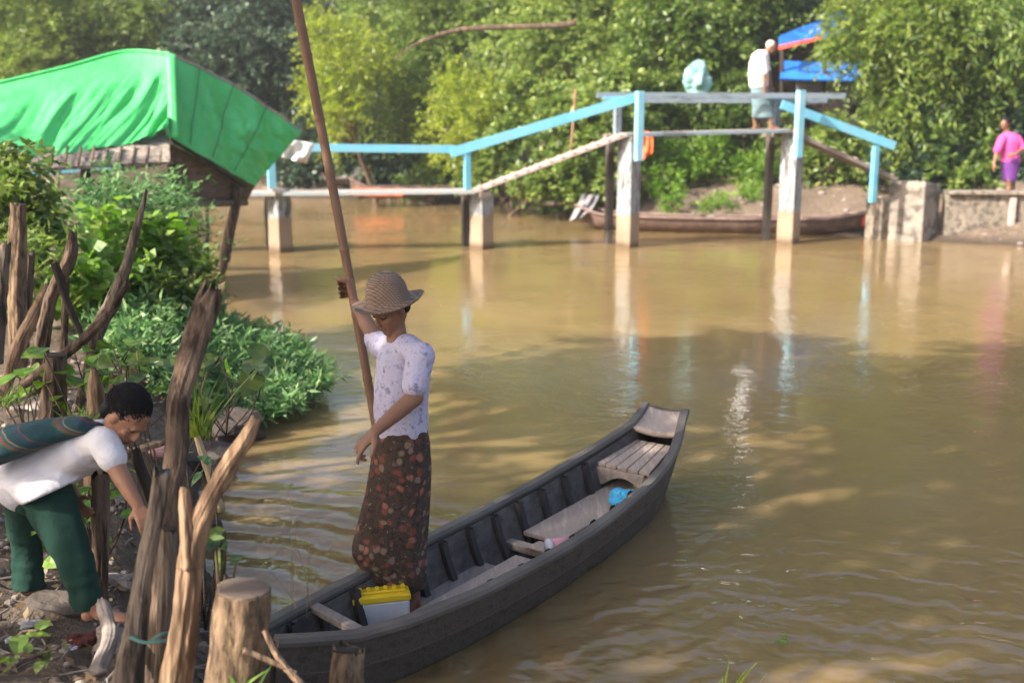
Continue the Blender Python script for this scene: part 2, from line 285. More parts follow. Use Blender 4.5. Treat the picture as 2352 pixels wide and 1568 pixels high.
# ---------------------------------------------------------------- mesh helpers
class MB:
    def __init__(s): s.v = []; s.f = []; s.n = 0
    def add(s, v, f):
        v = np.asarray(v, float).reshape(-1, 3); s.v.append(v); s.f += [tuple(int(i) + s.n for i in q) for q in f]; s.n += len(v)
    def box(s, c, half, ax=None):
        ax = np.eye(3) if ax is None else np.asarray(ax, float)
        sg = np.array([(x, y, z) for x in (-1, 1) for y in (-1, 1) for z in (-1, 1)], float)
        s.add(np.asarray(c) + (sg * half) @ ax, [(0, 1, 3, 2), (4, 6, 7, 5), (0, 4, 5, 1), (2, 3, 7, 6), (0, 2, 6, 4), (1, 5, 7, 3)])
    def beam(s, p, q, wd, th, up=(0, 0, 1)):        # a board from p to q, wd across, th along up
        p, q = np.asarray(p, float), np.asarray(q, float); d = unit(q - p); sd = unit(np.cross(d, up)); u = np.cross(sd, d)
        s.box((p + q) / 2, (np.linalg.norm(q - p) / 2, wd / 2, th / 2), [d, sd, u])
    def tube(s, path, rad, n=10, jit=0, knob=0, flat=1, cap=True, seed=0, ridge=0, sdv=None):
        P = np.asarray(path, float); rad = np.broadcast_to(np.asarray(rad, float), (len(P),)); rg = np.random.default_rng(seed)
        T = np.gradient(P, axis=0); T /= np.linalg.norm(T, axis=1)[:, None] + 1e-12
        ref = np.array([0, 0, 1.]) if abs(T[0][2]) < .9 else np.array([1., 0, 0])
        if sdv is not None: ref = np.asarray(sdv, float)
        u = unit(np.cross(T[0], ref)); V = []
        ph = rg.uniform(0, 6.28, 4); a = np.arange(n) * 2 * math.pi / n
        lob = 1 + ridge * (np.sin(2 * a + ph[0]) * .5 + np.sin(3 * a + ph[1]) * .6 + np.sin(5 * a + ph[2]) * .45)
        for i in range(len(P)):
            u = unit(u - T[i] * (u @ T[i])); b = np.cross(T[i], u)
            rr = rad[i] * lob * (1 + jit * rg.normal(size=n)) * (1 + knob * rg.normal())
            V.append(P[i] + (np.cos(a) * rr)[:, None] * u + (np.sin(a) * rr * flat)[:, None] * b)
        k = len(P); f = [(i * n + j, i * n + (j + 1) % n, (i + 1) * n + (j + 1) % n, (i + 1) * n + j) for i in range(k - 1) for j in range(n)]
        if cap: f += [tuple(range(n - 1, -1, -1)), tuple((k - 1) * n + j for j in range(n))]
        s.add(np.concatenate(V), f)
    def ell(s, c, axes, n=14, m=9):
        axes = np.asarray(axes, float); V = [(0, 0, 1)]
        for i in range(1, m):
            th = math.pi * i / m
            V += [(math.sin(th) * math.cos(2 * math.pi * j / n), math.sin(th) * math.sin(2 * math.pi * j / n), math.cos(th)) for j in range(n)]
        V.append((0, 0, -1)); f = [(0, 1 + j, 1 + (j + 1) % n) for j in range(n)]
        for i in range(m - 2):
            o = 1 + i * n; f += [(o + j, o + n + j, o + n + (j + 1) % n, o + (j + 1) % n) for j in range(n)]
        o = 1 + (m - 2) * n; f += [(o + j, len(V) - 1, o + (j + 1) % n) for j in range(n)]
        V = np.array(V) @ axes
        s.add(np.asarray(c) + V, f)
    def ball(s, c, r): s.ell(c, np.eye(3) * r)
    def limb(s, pts, rad, n=12):
        P = np.asarray(pts, float); rad = list(rad)
        s.tube(P, rad, n); s.ball(P[0], rad[0]); s.ball(P[-1], rad[-1])
        for p, r in zip(P[1:-1], rad[1:-1]): s.ball(p, r * .99)
    def rings(s, rows, n=28, cap=True):              # rows: arrays n x 3, lofted
        k = len(rows); f = [(i * n + j, i * n + (j + 1) % n, (i + 1) * n + (j + 1) % n, (i + 1) * n + j) for i in range(k - 1) for j in range(n)]
        if cap: f += [tuple(range(n - 1, -1, -1)), tuple((k - 1) * n + j for j in range(n))]
        s.add(np.concatenate(rows), f)
    def grid(s, G):                                  # G: a x b x 3
        a, b = G.shape[:2]
        s.add(G.reshape(-1, 3), [(i * b + j, i * b + j + 1, (i + 1) * b + j + 1, (i + 1) * b + j) for i in range(a - 1) for j in range(b - 1)])
    def mesh(s, name, off=(0, 0, 0)):
        me = bpy.data.meshes.new(name); v = np.concatenate(s.v) - np.asarray(off); me.from_pydata(v.tolist(), [], s.f)
        bm = bmesh.new(); bm.from_mesh(me); bmesh.ops.recalc_face_normals(bm, faces=bm.faces); bm.to_mesh(me); bm.free(); return me

def quads_mesh(name, V, off=(0, 0, 0)):              # V: N x 4 x 3 separate quads
    V = V.reshape(-1, 3) - np.asarray(off); n = len(V); me = bpy.data.meshes.new(name)
    me.vertices.add(n); me.vertices.foreach_set('co', V.astype(np.float32).ravel())
    me.loops.add(n); me.loops.foreach_set('vertex_index', np.arange(n, dtype=np.int32))
    me.polygons.add(n // 4); me.polygons.foreach_set('loop_start', np.arange(0, n, 4, dtype=np.int32))
    me.update(calc_edges=True); return me
def tag(o, label, cat, group=None, kind=None):
    if label: o['label'] = label
    if cat: o['category'] = cat
    if group: o['group'] = group
    if kind: o['kind'] = kind
    return o
def thing(name, loc, label, cat, group=None):
    o = bpy.data.objects.new(name, None); C.objects.link(o); o.location = Vector(loc); o.empty_display_size = .1
    return tag(o, label, cat, group)
def origin(par):
    l = Vector((0, 0, 0))
    while par is not None: l += par.location; par = par.parent
    return np.array(l)
def link(name, me, mat, parent=None, smooth=True, loc=None):
    o = bpy.data.objects.new(name, me); C.objects.link(o)
    for m in (mat if isinstance(mat, (list, tuple)) else [mat]): me.materials.append(M[m] if isinstance(m, str) else m)
    if smooth: me.polygons.foreach_set('use_smooth', np.ones(len(me.polygons), bool))
    if parent is not None: o.parent = parent
    if loc is not None: o.location = Vector(loc)
    return o
def put(name, mb, mat, parent=None, smooth=True, loc=None):   # world-space mesh builder -> object
    off = origin(parent) if parent is not None else (np.zeros(3) if loc is None else np.asarray(loc))
    return link(name, mb.mesh(name, off), mat, parent, smooth, loc if parent is None else None)
def bevel(o, wd=.006, seg=2):
    m = o.modifiers.new('bevel', 'BEVEL'); m.width = wd; m.segments = seg; m.limit_method = 'ANGLE'; return o
def solid(o, th):
    m = o.modifiers.new('solid', 'SOLIDIFY'); m.thickness = th; m.offset = 0; return o
def remeshed(name, mb, voxel, it=4, off=(0, 0, 0), fac=.5):
    me = mb.mesh(name + '_raw'); o = bpy.data.objects.new(name + '_raw', me); C.objects.link(o)
    r = o.modifiers.new('r', 'REMESH'); r.mode = 'VOXEL'; r.voxel_size = voxel
    if it: s = o.modifiers.new('s', 'SMOOTH'); s.iterations = it; s.factor = fac
    dg = bpy.context.evaluated_depsgraph_get(); new = bpy.data.meshes.new_from_object(o.evaluated_get(dg)); new.name = name
    bpy.data.objects.remove(o); bpy.data.meshes.remove(me)
    new.transform(Matrix.Translation(-Vector(off))); new.materials.clear(); return new
def curve(pts, k=24):                                # Catmull-Rom through pts
    P = np.asarray(pts, float); n = len(P); P = np.vstack([2 * P[0] - P[1], P, 2 * P[-1] - P[-2]]); out = []
    for t in np.linspace(0, n - 1, k):
        i = min(int(t), n - 2); u = t - i; a, b, c, d = P[i:i + 4]
        out.append(.5 * (2 * b + (c - a) * u + (2 * a - 5 * b + 4 * c - d) * u * u + (3 * b - a - 3 * c + d) * u ** 3))
    return np.array(out)

# ---------------------------------------------------------------- foliage
def rand_dirs(n, rg):
    d = rg.normal(size=(n, 3)); return d / np.linalg.norm(d, axis=1)[:, None]
def norm(a): return a / (np.linalg.norm(a, axis=-1, keepdims=True) + 1e-9)
def sprays(P, D, L, k, ll, lw, rg, droop=.25, upn=.9, spread=.9):
    """leafy twigs: from points P along D, k leaves each; returns N x 4 x 3"""
    n = len(P); t = np.linspace(.15, 1, k)[None, :, None]
    Ls = L * rg.uniform(.6, 1.3, (n, 1, 1))
    base = P[:, None] + D[:, None] * t * Ls; base[..., 2] -= (droop * Ls * t * t)[..., 0]
    up = norm(np.array([0, 0, upn]) + rg.normal(size=(n, k, 3)) * .55)
    side = norm(np.cross(D[:, None].repeat(k, 1), up)); sg = np.where(np.arange(k) % 2 == 0, 1, -1)[None, :, None]
    ld = norm(D[:, None] * .55 + side * sg * spread + rg.normal(size=(n, k, 3)) * .3 + np.array([0, 0, -droop]))
    wv = norm(np.cross(ld, up)); s = rg.uniform(.6, 1.25, (n, k, 1))
    nn = np.cross(wv, ld)
    tip = base + ld * ll * s; mid = base + ld * ll * s * .45 + nn * ll * .08 * s
    V = np.stack([base, mid + wv * lw * .5 * s, tip, mid - wv * lw * .5 * s], 2)
    return V.reshape(-1, 4, 3)
def crown(blobs, rg, leaf=(.16, .06), lai=3.0, k=10, L=.5, droop=.3, ncl=9, upn=.9, cl=.45):
    out = []
    for c, r in blobs:
        c = np.asarray(c, float); r = np.broadcast_to(np.asarray(r, float), (3,))
        area = 4 * math.pi * (np.mean(r) ** 2); nsp = int(area * lai / (leaf[0] * leaf[1] * .55 * k))
        m = max(3, int(ncl * (np.mean(r) ** 1.4)))
        cc = rand_dirs(m, rg) * (rg.uniform(.25, 1, (m, 1)) ** .5) * r * .8
        cr = cl * np.mean(r) ** .5 * rg.uniform(.6, 1.4, m)
        idx = rg.integers(0, m, nsp); d = rand_dirs(nsp, rg)
        P = c + cc[idx] + d * (cr[idx] * rg.uniform(.2, 1, nsp) ** .5)[:, None]
        D = norm(d * .7 + norm(cc[idx] + 1e-6) * .5 + rg.normal(size=(nsp, 3)) * .35 + np.array([0, 0, .1]))
        out.append(sprays(P, D, L, k, leaf[0], leaf[1], rg, droop, upn))
    return np.concatenate(out)
def tree(name, label, cat, base, blobs, mat, rg, trunk_r=.16, group=None, bark='bark', limbs=True, **kw):
    base = np.asarray(base, float); t = thing(name, base, label, cat, group)
    cs = [np.asarray(b[0], float) for b in blobs]; mean = np.mean(cs, 0); top = mean.copy()
    mb = MB(); bend = base * .45 + top * .55 + np.array([rg.normal() * .2, rg.normal() * .2, 0])
    mb.tube(curve([base - [0, 0, .3], base * .75 + bend * .25 + [rg.normal() * .08, 0, 0], bend, top], 12), np.linspace(trunk_r, trunk_r * .45, 12), 9, .04, .05, seed=3)
    if limbs:
        for i, c in enumerate(cs[:10]):
            mb.tube(curve([bend, (bend + c) / 2 + rg.normal(size=3) * .25, c], 7), np.linspace(trunk_r * .5, trunk_r * .14, 7), 6, .04)
    put('trunk', mb, bark, t)
    link('crown', quads_mesh('crown', crown(blobs, rg, **kw), base), mat, t, False); return t
def pb(px, py, Y, r, ry=None, rz=None):              # a blob placed where the photograph shows it; r in metres
    return (A(px, py, Y), (r, ry or r, rz or r))
# ---------------------------------------------------------------- ground, river
def vnoise(x, y, seed=0):
    x, y = np.broadcast_arrays(x, y); xi, yi = np.floor(x).astype(int), np.floor(y).astype(int); u, v = x - xi, y - yi; u, v = u * u * (3 - 2 * u), v * v * (3 - 2 * v)
    def h(a, b):
        q = (a * 374761393 + b * 668265263 + seed * 1442695) & 0x7fffffff; q = ((q ^ (q >> 13)) * 1274126177) & 0x7fffffff
        return ((q ^ (q >> 16)) & 0xffff) / 65535.
    return (h(xi, yi) * (1 - u) + h(xi + 1, yi) * u) * (1 - v) + (h(xi, yi + 1) * (1 - u) + h(xi + 1, yi + 1) * u) * v
def fbm(x, y, o=4, seed=0):
    s = 0; a = .5
    for i in range(o): s = s + a * (vnoise(x * 2 ** i + 100, y * 2 ** i + 100, seed + i) - .5) * 2; a *= .5
    return s
NEAR = np.array([(-300, 30), (-60, 17), (-14, 14.2), (-7, 13), (-4.2, 11.8), (-3.0, 9.8), (-2.4, 8.1), (-2.1, 6.9), (-1.75, 5.6), (-1.3, 4.6), (-1.12, 3.95), (-.8, 3.45), (0, 3.0), (2, 2.6), (6, 1.8), (14, .5), (60, -4), (300, -20), (300, -400), (-300, -400)], float)
FAR = np.array([(-300, 45), (-60, 32), (-12, 31.2), (-5.7, 31.2), (-1.5, 30.4), (.8, 27.6), (2.8, 23.4), (5, 22.5), (7.0, 21.9), (8.0, 20.2), (8.7, 19.7), (10, 19.35), (12, 19.0), (16, 18.6), (60, 17), (300, 10), (300, 500), (-300, 500)], float)
def sdist(x, y, poly):                               # positive inside
    d = np.full(x.shape, 1e9); ins = np.zeros(x.shape, bool)
    for (ax, ay), (bx, by) in zip(poly, np.roll(poly, -1, 0)):
        ex, ey = bx - ax, by - ay; t = np.clip(((x - ax) * ex + (y - ay) * ey) / (ex * ex + ey * ey), 0, 1)
        d = np.minimum(d, np.hypot(x - ax - t * ex, y - ay - t * ey))
        if ay != by: ins ^= ((ay > y) != (by > y)) & (x < (bx - ax) * (y - ay) / (by - ay) + ax)
    return np.where(ins, d, -d)
def height(x, y):
    x, y = np.asarray(x, float), np.asarray(y, float)
    dn = sdist(x, y, NEAR) + .10 * fbm(x * 2.2, y * 2.2, 3, 5) * np.clip(1, 0, 1); df = sdist(x, y, FAR) + .35 * fbm(x * .9, y * .9, 3, 9)
    hn = np.interp(dn, [-3, -1, -.3, 0, .12, .42, 1, 3, 10, 60, 400], [-1, -.6, -.22, -.02, .14, .46, .60, .78, .95, 1.3, 2])
    hf = np.interp(df, [-3, -1, -.3, 0, .5, 1.5, 3, 6, 15, 40, 400], [-1, -.4, -.1, 0, .28, .66, 1.0, 1.4, 2.4, 3.5, 6])
    hn = hn + (.05 * fbm(x * 3, y * 3, 4, 1) + .035 * fbm(x * 9, y * 9, 3, 2)) * np.clip(dn * 4 + .3, 0, 1)
    hf = hf + (.12 * fbm(x * 1.2, y * 1.2, 4, 3)) * np.clip(df * 2, 0, 1)
    return np.maximum(hn, hf)
def hz(x, y): return float(height(np.array([x]), np.array([y]))[0])
def axis_pts(parts):
    out = []
    for a, b, st in parts: out += list(np.arange(a, b, st))
    return np.array(out)
gx = axis_pts([(-400, -60, 60), (-60, -14, 4), (-14, -3.6, .2), (-3.6, -.2, .035), (-.2, 12, .2), (12, 60, 4), (60, 401, 60)])
gy = axis_pts([(-300, -20, 40), (-20, 1, 1.5), (1, 8.5, .05), (8.5, 34, .2), (34, 60, 2), (60, 520, 50)])
GX, GY = np.meshgrid(gx, gy, indexing='ij'); GZ = height(GX.ravel(), GY.ravel()).reshape(GX.shape)
g = MB(); g.grid(np.stack([GX, GY, GZ], -1)); tag(put('ground', g, 'ground'), None, None, None, 'structure')
g = MB(); g.grid(np.stack(np.meshgrid(np.linspace(-300, 300, 13), np.linspace(-30, 120, 13), [0.], indexing='ij'), -1)[:, :, 0]); tag(put('river_water', g, 'water'), None, None, None, 'structure')

# ---------------------------------------------------------------- footbridge
def sqrot(a): c, s = math.cos(a), math.sin(a); return np.array([(c, s, 0), (-s, c, 0), (0, 0, 1)])
Yp = {'a': 18.52, 'b': 19.02, 'c': 19.28, 'd': 19.82, 'e': 20.2}
BR = thing('footbridge', (0.5, 19, 0), 'narrow blue railed footbridge on concrete piers across the river, raised in the middle', 'footbridge')
def pier(px, top, Y, wd, yaw=R(50)):
    b = A(px, 560, Y); zt = A(px, top, Y)[2]; mb = MB(); ax = sqrot(yaw)
    n = 9; P = np.array([(b[0], b[1] + .15, z) for z in np.linspace(-.8, zt, n)]); h = wd / 2
    rows = []; rg = np.random.default_rng(int(px))
    for p in P:
        e = h * (1 + .02 * rg.normal()); q = np.array([(-e, -e), (0, -e), (e, -e), (e, 0), (e, e), (0, e), (-e, e), (-e, 0)])
        rows.append(np.array([p + ax[0] * a + ax[1] * c for a, c in q]))
    mb.rings(rows, 8); bevel(put('pier', mb, 'pier', BR, False), .02)
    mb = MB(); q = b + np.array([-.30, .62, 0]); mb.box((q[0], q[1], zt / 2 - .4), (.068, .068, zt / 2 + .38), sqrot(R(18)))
    bevel(put('pier', mb, 'pier_shaded', BR, False), .02)
    mb = MB(); mb.box((b[0] - .13, b[1] + .38, zt - .06), (.09, .52, .05), sqrot(R(24))); put('crossbeam', mb, 'concrete', BR, False)
    return b
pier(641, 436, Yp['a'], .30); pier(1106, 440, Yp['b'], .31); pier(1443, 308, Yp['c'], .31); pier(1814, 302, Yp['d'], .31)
def boards(p, q, n, wd, th, mat, back=.0, cleats=0, nm='deck_board'):
    p, q = np.asarray(p), np.asarray(q); d = unit(q - p); sd = unit(np.cross((0, 0, 1), d))
    for i in range(n):
        mb = MB(); o = sd * (back + (i + .5) * wd * 1.06); mb.beam(p + o, q + o, wd, th); bevel(put(nm, mb, mat, BR, False), .006)
    if cleats:
        for k in range(cleats):
            mb = MB(); c = p + (q - p) * (k + .5) / cleats; u = unit(np.cross(d, sd)); u = u if u[2] > 0 else -u
            mb.beam(c - sd * .01 + u * (th / 2 + .008), c + sd * (back + n * wd * 1.06) + u * (th / 2 + .008), .05, .016, up=u); put('cleat', mb, 'deck_pale', BR, False)
deckA, deckB, deckC, deckD, deckE = A(560, 446, 18.4), A(1092, 440, 18.95), A(1440, 310, 19.2), A(1812, 300, 19.75), A(2062, 412, 20.1)
boards(A(60, 420, 17.6), deckA, 3, .17, .05, 'deck'); boards(deckA, deckB, 3, .17, .06, 'deck'); boards(deckB, deckC, 3, .17, .06, 'deck_pale', 0, 13)
boards(deckC, deckD, 3, .17, .06, 'deck'); boards(deckD, deckE, 3, .17, .07, 'plank_dark', 0, 9)
for p, q, m in ((deckA, deckB, 'blue_worn'), (deckC, deckD, 'rail_grey')):
    mb = MB(); mb.beam(p + [0, -.035, -.005], q + [0, -.035, -.005], .03, .062); bevel(put('edge_beam', mb, m, BR, False), .004)
def rail(p, q, hgt, mat, th=.035, ext=0):
    p, q = np.asarray(p), np.asarray(q); mb = MB(); mb.beam(p, q, th, hgt); bevel(put('handrail', mb, mat, BR, False), .005)
rail(A(60, 396, 17.6), A(270, 378, 18.0), .13, 'blue_paint'); rail(A(560, 338, 18.42), A(1045, 343, 18.92), .135, 'blue_paint')
rail(A(1034, 352, 18.9), A(1462, 224, 19.18), .165, 'blue_paint'); rail(A(1370, 219, 19.22), A(1942, 221, 19.86), .10, 'rail_grey')
rail(A(1385, 226, 19.16), A(1450, 224, 19.22), .05, 'blue_paint')
rail(A(1795, 240, 19.66), A(2056, 336, 20.05), .16, 'blue_paint')
rail(A(1385, 231, 19.75), A(1900, 232, 20.35), .09, 'rail_grey')
def post(px, y0, y1, Y, wd, mat, yaw=R(20)):
    a, b = A(px, y0, Y), A(px, y1, Y); mb = MB(); mb.box((a[0], a[1], (a[2] + b[2]) / 2), (wd / 2, wd / 2, (a[2] - b[2]) / 2), sqrot(yaw)); bevel(put('rail_post', mb, mat, BR, False), .006)
post(621, 340, 432, 18.5, .13, 'blue_pale'); post(1073, 350, 436, 18.98, .11, 'blue_paint'); post(1419, 224, 312, 19.72, .12, 'rail_grey')
post(1470, 210, 370, 18.92, .125, 'blue_pale'); post(1840, 208, 362, 19.42, .125, 'blue_pale'); post(2012, 336, 465, 19.95, .105, 'blue_paint'); post(1786, 232, 300, 20.2, .1, 'rail_grey')
# abutment block and retaining wall
ab = A(2108, 555, 20.2); mb = MB(); zt = A(2108, 416, 20.2)[2]; ax = sqrot(R(46)); rows = []
for z, e in ((-.7, .36), (.1, .36), (.55, .355), (zt - .06, .35), (zt, .31)):
    rows.append(np.array([(ab[0], ab[1] + .35, z - (.10 if (i in (1, 2)) and z == zt else 0)) + ax[0] * a * e + ax[1] * b * e for i, (a, b) in enumerate(((-1, -1), (1, -1), (1, 1), (-1, 1)))]))
mb.rings(rows, 4); bevel(put('abutment', mb, 'concrete_pale', BR, False), .03)
mb = MB(); q = A(2028, 545, 20.35); mb.box((q[0], q[1] + .3, .15), (.16, .2, .62), sqrot(R(30))); bevel(put('abutment', mb, 'concrete', BR, False), .02)
RW = thing('retaining_wall', (9.5, 20.2, 0), 'grey stained concrete retaining wall running from the bridge abutment along the far bank', 'wall')
w0, w1 = A(2165, 520, 20.45), A(2560, 505, 20.2); zt = A(2200, 446, 20.4)[2]
mb = MB(); mb.beam((w0[0], w0[1], zt / 2 - .3), (w1[0], w1[1], zt / 2 - .3), .3, zt + .6); bevel(put('wall_face', mb, 'concrete', RW, False), .02)
mb = MB(); mb.beam((w0[0], w0[1] - .03, zt + .035), (w1[0], w1[1] - .03, zt + .035), .44, .07); bevel(put('coping', mb, 'concrete', RW, False), .015)
for px in (2322,):
    mb = MB(); q = A(px, 500, 20.2); mb.box((q[0], 20.32 - (px - 2165) * .0006, zt / 2 - .25), (.05, .10, zt / 2 + .2)); bevel(put('buttress', mb, 'deck_pale', RW, False), .012)

# ---------------------------------------------------------------- the boat in front
BO = np.array([-.93, 3.75]); bax = np.array([.581, .814]); bax /= np.linalg.norm(bax); bpe = np.array([bax[1], -bax[0]])
SS = [0, .1, .3, .55, .9, 1.3, 1.7, 2.1, 2.45, 2.75, 3.0, 3.2, 3.36, 3.5]
NF = [-.06, -.10, -.185, -.212, -.225, -.25, -.255, -.25, -.24, -.23, -.22, -.215, -.245, -.285]
NN = [.05, .09, .165, .235, .305, .335, .34, .32, .295, .25, .18, .105, .04, -.01]
ZR = [.375, .35, .305, .29, .29, .29, .29, .305, .33, .36, .39, .415, .44, .465]
ZB = [.0, -.06, -.12, -.14, -.14, -.14, -.14, -.14, -.13, -.11, -.07, .0, .12, .31]
def bat(s): return [np.interp(s, SS, q) for q in (NF, NN, ZR, ZB)]
def bw(s, n, z): p = BO + bax * s + bpe * n; return np.array([p[0], p[1], z])
PROF = [(0, 0), (.36, .01), (.47, .14), (.60, .34), (.66, .40), (.80, .62), (.845, .66), (.94, .86), (1, 1)]
def bsec(s, inset=0, lift=0, prof=PROF):
    nf, nn, zr_, zb = bat(s); c, h = (nf + nn) / 2, (nn - nf) / 2 - inset; zb += lift; out = []
    for sg in (-1, 1):
        pts = [bw(s, c + sg * max(h, .01) * a, zb + (zr_ - zb) * b) for a, b in prof]; out.append(pts)
    return out[0][::-1] + out[1][1:]
BT = thing('rowing_boat', bw(1.6, .05, 0), 'weathered dark wooden rowing boat with raised square bow afloat beside the muddy bank', 'boat')
st = np.interp(np.linspace(0, 1, 46), np.linspace(0, 1, len(SS)), SS)
mb = MB(); mb.grid(np.array([bsec(s) for s in st]))
for e in (st[0], st[-1]): sec = bsec(e); mb.add(np.array(sec), [tuple(range(len(sec)))])
o = solid(put('hull', mb, 'hull', BT, False), .022); o.modifiers['solid'].offset = -1
IN = [(0, 0), (.3, 0), (.45, .15), (.66, .42), (.84, .68), (.97, .97)]
mb = MB(); mb.grid(np.array([bsec(s, .028, .05, IN) for s in st[2:-3]])); put('lining', mb, 'hull_in', BT, True)
for k, NN_ in ((0, NF), (1, NN)):
    path = np.array([bw(s, bat(s)[k] + (-.006 if k == 0 else .006), bat(s)[2] + .004) for s in st]); d = np.gradient(path, axis=0); mb = MB(); rows = []
    for p, t in zip(path, d):
        sd = unit(np.cross(t, (0, 0, 1))); u = unit(np.cross(sd, t)); rows.append(np.array([p + sd * a + u * b for a, b in ((-.027, -.018), (.027, -.018), (.03, .0), (.022, .017), (-.022, .017), (-.03, 0))]))
    mb.rings(rows, 6); put('gunwale', mb, 'hull_rail', BT, False)
    for fr in (.40, .67):                           # the lapped strakes outside
        path = []
        for s in st[1:-5]:
            nf, nn, zr_, zb = bat(s); c, h = (nf + nn) / 2, (nn - nf) / 2; a = np.interp(fr, [b for _, b in PROF], [a for a, _ in PROF]); path.append(bw(s, c + (1 if k else -1) * (h * a + .004), zb + (zr_ - zb) * fr))
        mb = MB(); mb.tube(path, .019, 6); put('rubbing_strake', mb, 'strake', BT)
for s in np.arange(.22, 2.75, .215):
    for sg in (0, 1):
        rows = []
        for ds in (-.018, .018):
            for ins in (.03, .062):
                sec = np.array(bsec(s + ds, ins, .05 + (ins - .03), IN)); k = len(sec) // 2; rows.append(sec[:k + 1] if sg == 0 else sec[k:])
        G = np.array([rows[0], rows[1], rows[3], rows[2], rows[0]]); mb = MB(); mb.grid(G.transpose(1, 0, 2)); put('rib', mb, 'rib', BT, False)
def plate(corners, z, th, mat, par, nm, tilt=None, bev=.004):
    zz = z if hasattr(z, '__len__') else [z] * len(corners); P = np.array([AZ(x, y, q) for (x, y), q in zip(corners, zz)]); k = len(P)
    mb = MB(); mb.add(np.vstack([P, P - [0, 0, th]]), [tuple(range(k)), tuple(range(2 * k - 1, k - 1, -1))] + [(i, (i + 1) % k, k + (i + 1) % k, k + i) for i in range(k)])
    return bevel(put(nm, mb, mat, par, False), bev)
def splank(s0, s1, n0, n1, z, th, mat, nm='floor_plank', dz=0):
    mb = MB(); P = [bw(s0, n0, z), bw(s1, n0 + .01, z + dz), bw(s1, n1, z + dz), bw(s0, n1 - .005, z)]; P = np.array(P)
    mb.add(np.vstack([P, P - [0, 0, th]]), [(0, 1, 2, 3), (7, 6, 5, 4), (0, 4, 5, 1), (1, 5, 6, 2), (2, 6, 7, 3), (3, 7, 4, 0)]); return bevel(put(nm, mb, mat, BT, False), .004)
splank(.70, 1.68, -.045, .105, .12, .02, 'plank'); splank(.80, 1.76, .113, .22, .125, .02, 'plank'); splank(.6, 1.55, -.16, -.055, .10, .02, 'plank_dark')
splank(1.9, 2.9, -.14, .10, .15, .024, 'plank', dz=.015); splank(1.98, 2.75, .108, .21, .145, .02, 'plank')
for k in range(5):
    a0, a1, c0, c1 = -.205 + .074 * k, -.138 + .074 * k, -.20 + .056 * k, -.15 + .056 * k; P = np.array([bw(2.735, a0, .30), bw(3.19, c0, .33), bw(3.19, c1, .33), bw(2.735, a1, .30)]); mb = MB()
    mb.add(np.vstack([P, P - [0, 0, .022]]), [(0, 1, 2, 3), (7, 6, 5, 4), (0, 4, 5, 1), (1, 5, 6, 2), (2, 6, 7, 3), (3, 7, 4, 0)]); bevel(put('bow_slat', mb, 'plank', BT, False), .004)
mb = MB(); rows = []
for t in np.linspace(0, 1, 15):                       # the front board of the bow seat with its arched underside
    n = -.215 + .39 * t; zt_ = .277; zb_ = .175 + .065 * math.sin(math.pi * np.clip((t - .18) / .72, 0, 1)) - .03 * (t < .1)
    rows.append([bw(2.715, n, zt_), bw(2.715, n, zb_), bw(2.74, n, zb_), bw(2.74, n, zt_), bw(2.715, n, zt_)])
mb.grid(np.array(rows)); put('seat_front', mb, 'plank', BT, False)
mb = MB(); rows = []
for s in np.linspace(3.17, 3.515, 9):
    nf, nn, zr_, zb = bat(min(s, 3.5)); rows.append([bw(s, nf - .012 + (nn - nf + .024) * t, zr_ - .005 - .02 * math.sin(math.pi * t)) for t in np.linspace(0, 1, 9)])
mb.grid(np.array(rows)); solid(put('bow_plate', mb, 'plank', BT, True), .024)
mb = MB(); mb.beam(bw(.42, -.19, .285), bw(.34, .19, .30), .05, .03); bevel(put('thwart', mb, 'plank_dark', BT, False), .005)
mb = MB(); mb.beam(bw(1.80, -.19, .11), bw(1.80, .27, .11), .06, .04); bevel(put('thwart', mb, 'plank_dark', BT, False), .005)
splank(1.76, 1.86, -.02, .15, .142, .012, 'plank')

# things lying in the boat
BA = thing('battery', bw(.76, -.115, .10), 'car battery with a bright yellow top in the boat at the feet of the woman', 'battery')
bax3 = np.array([(.97, .243, 0), (-.243, .97, 0), (0, 0, 1)]); b0 = np.array(BA.location)
def bbox(nm, lo, hi, mat, bev=.006):
    mb = MB(); lo, hi = np.array(lo), np.array(hi); mb.box(b0 + ((lo + hi) / 2) @ bax3, (hi - lo) / 2, bax3); return bevel(put(nm, mb, mat, BA, False), bev)
bbox('case', (-.122, -.05, 0), (.122, .05, .112), 'battery_case', .008); bbox('lid', (-.128, -.055, .112), (.128, .055, .145), 'yellow', .007); bbox('lid_rib', (-.11, -.025, .145), (.11, .025, .155), 'yellow', .004)
for k in range(6): bbox('filler_cap', (-.1 + k * .038, -.014, .155), (-.082 + k * .038, .012, .167), 'yellow', .004)
for k in (-1, 1): bbox('terminal', (k * .098 - .012, .03, .145), (k * .098 + .012, .05, .172), 'cutwood', .004)
def crumple(nm, c, r, mat, label, cat, seed, fl=.45, group=None, n=34):
    rg = np.random.default_rng(seed); c = np.asarray(c, float); mb = MB(); r = np.broadcast_to(np.asarray(r, float), (3,))
    mb.ell((0, 0, 0), np.diag((1., 1, 1)), n, n // 2); v = mb.v[0]; dd = rand_dirs(9, rg)
    s = 1 + .22 * np.sum([np.sin(5 * (v @ d) + i) for i, d in enumerate(dd)], 0) / 2.2 + .045 * rg.normal(size=len(v)); v = v * s[:, None] * r; v[:, 2] = np.maximum(v[:, 2], -r[2] * fl)
    v[:, 2] += r[2] * fl; mb.v[0] = c + v; o = put(nm, mb, mat, None, False, c); return tag(o, label, cat, group)
crumple('plastic_bag', AZ(1436, 1155, .165), (.085, .105, .055), 'bag_blue', 'crumpled bright blue plastic bag on the plank near the bow seat', 'bag', 3)
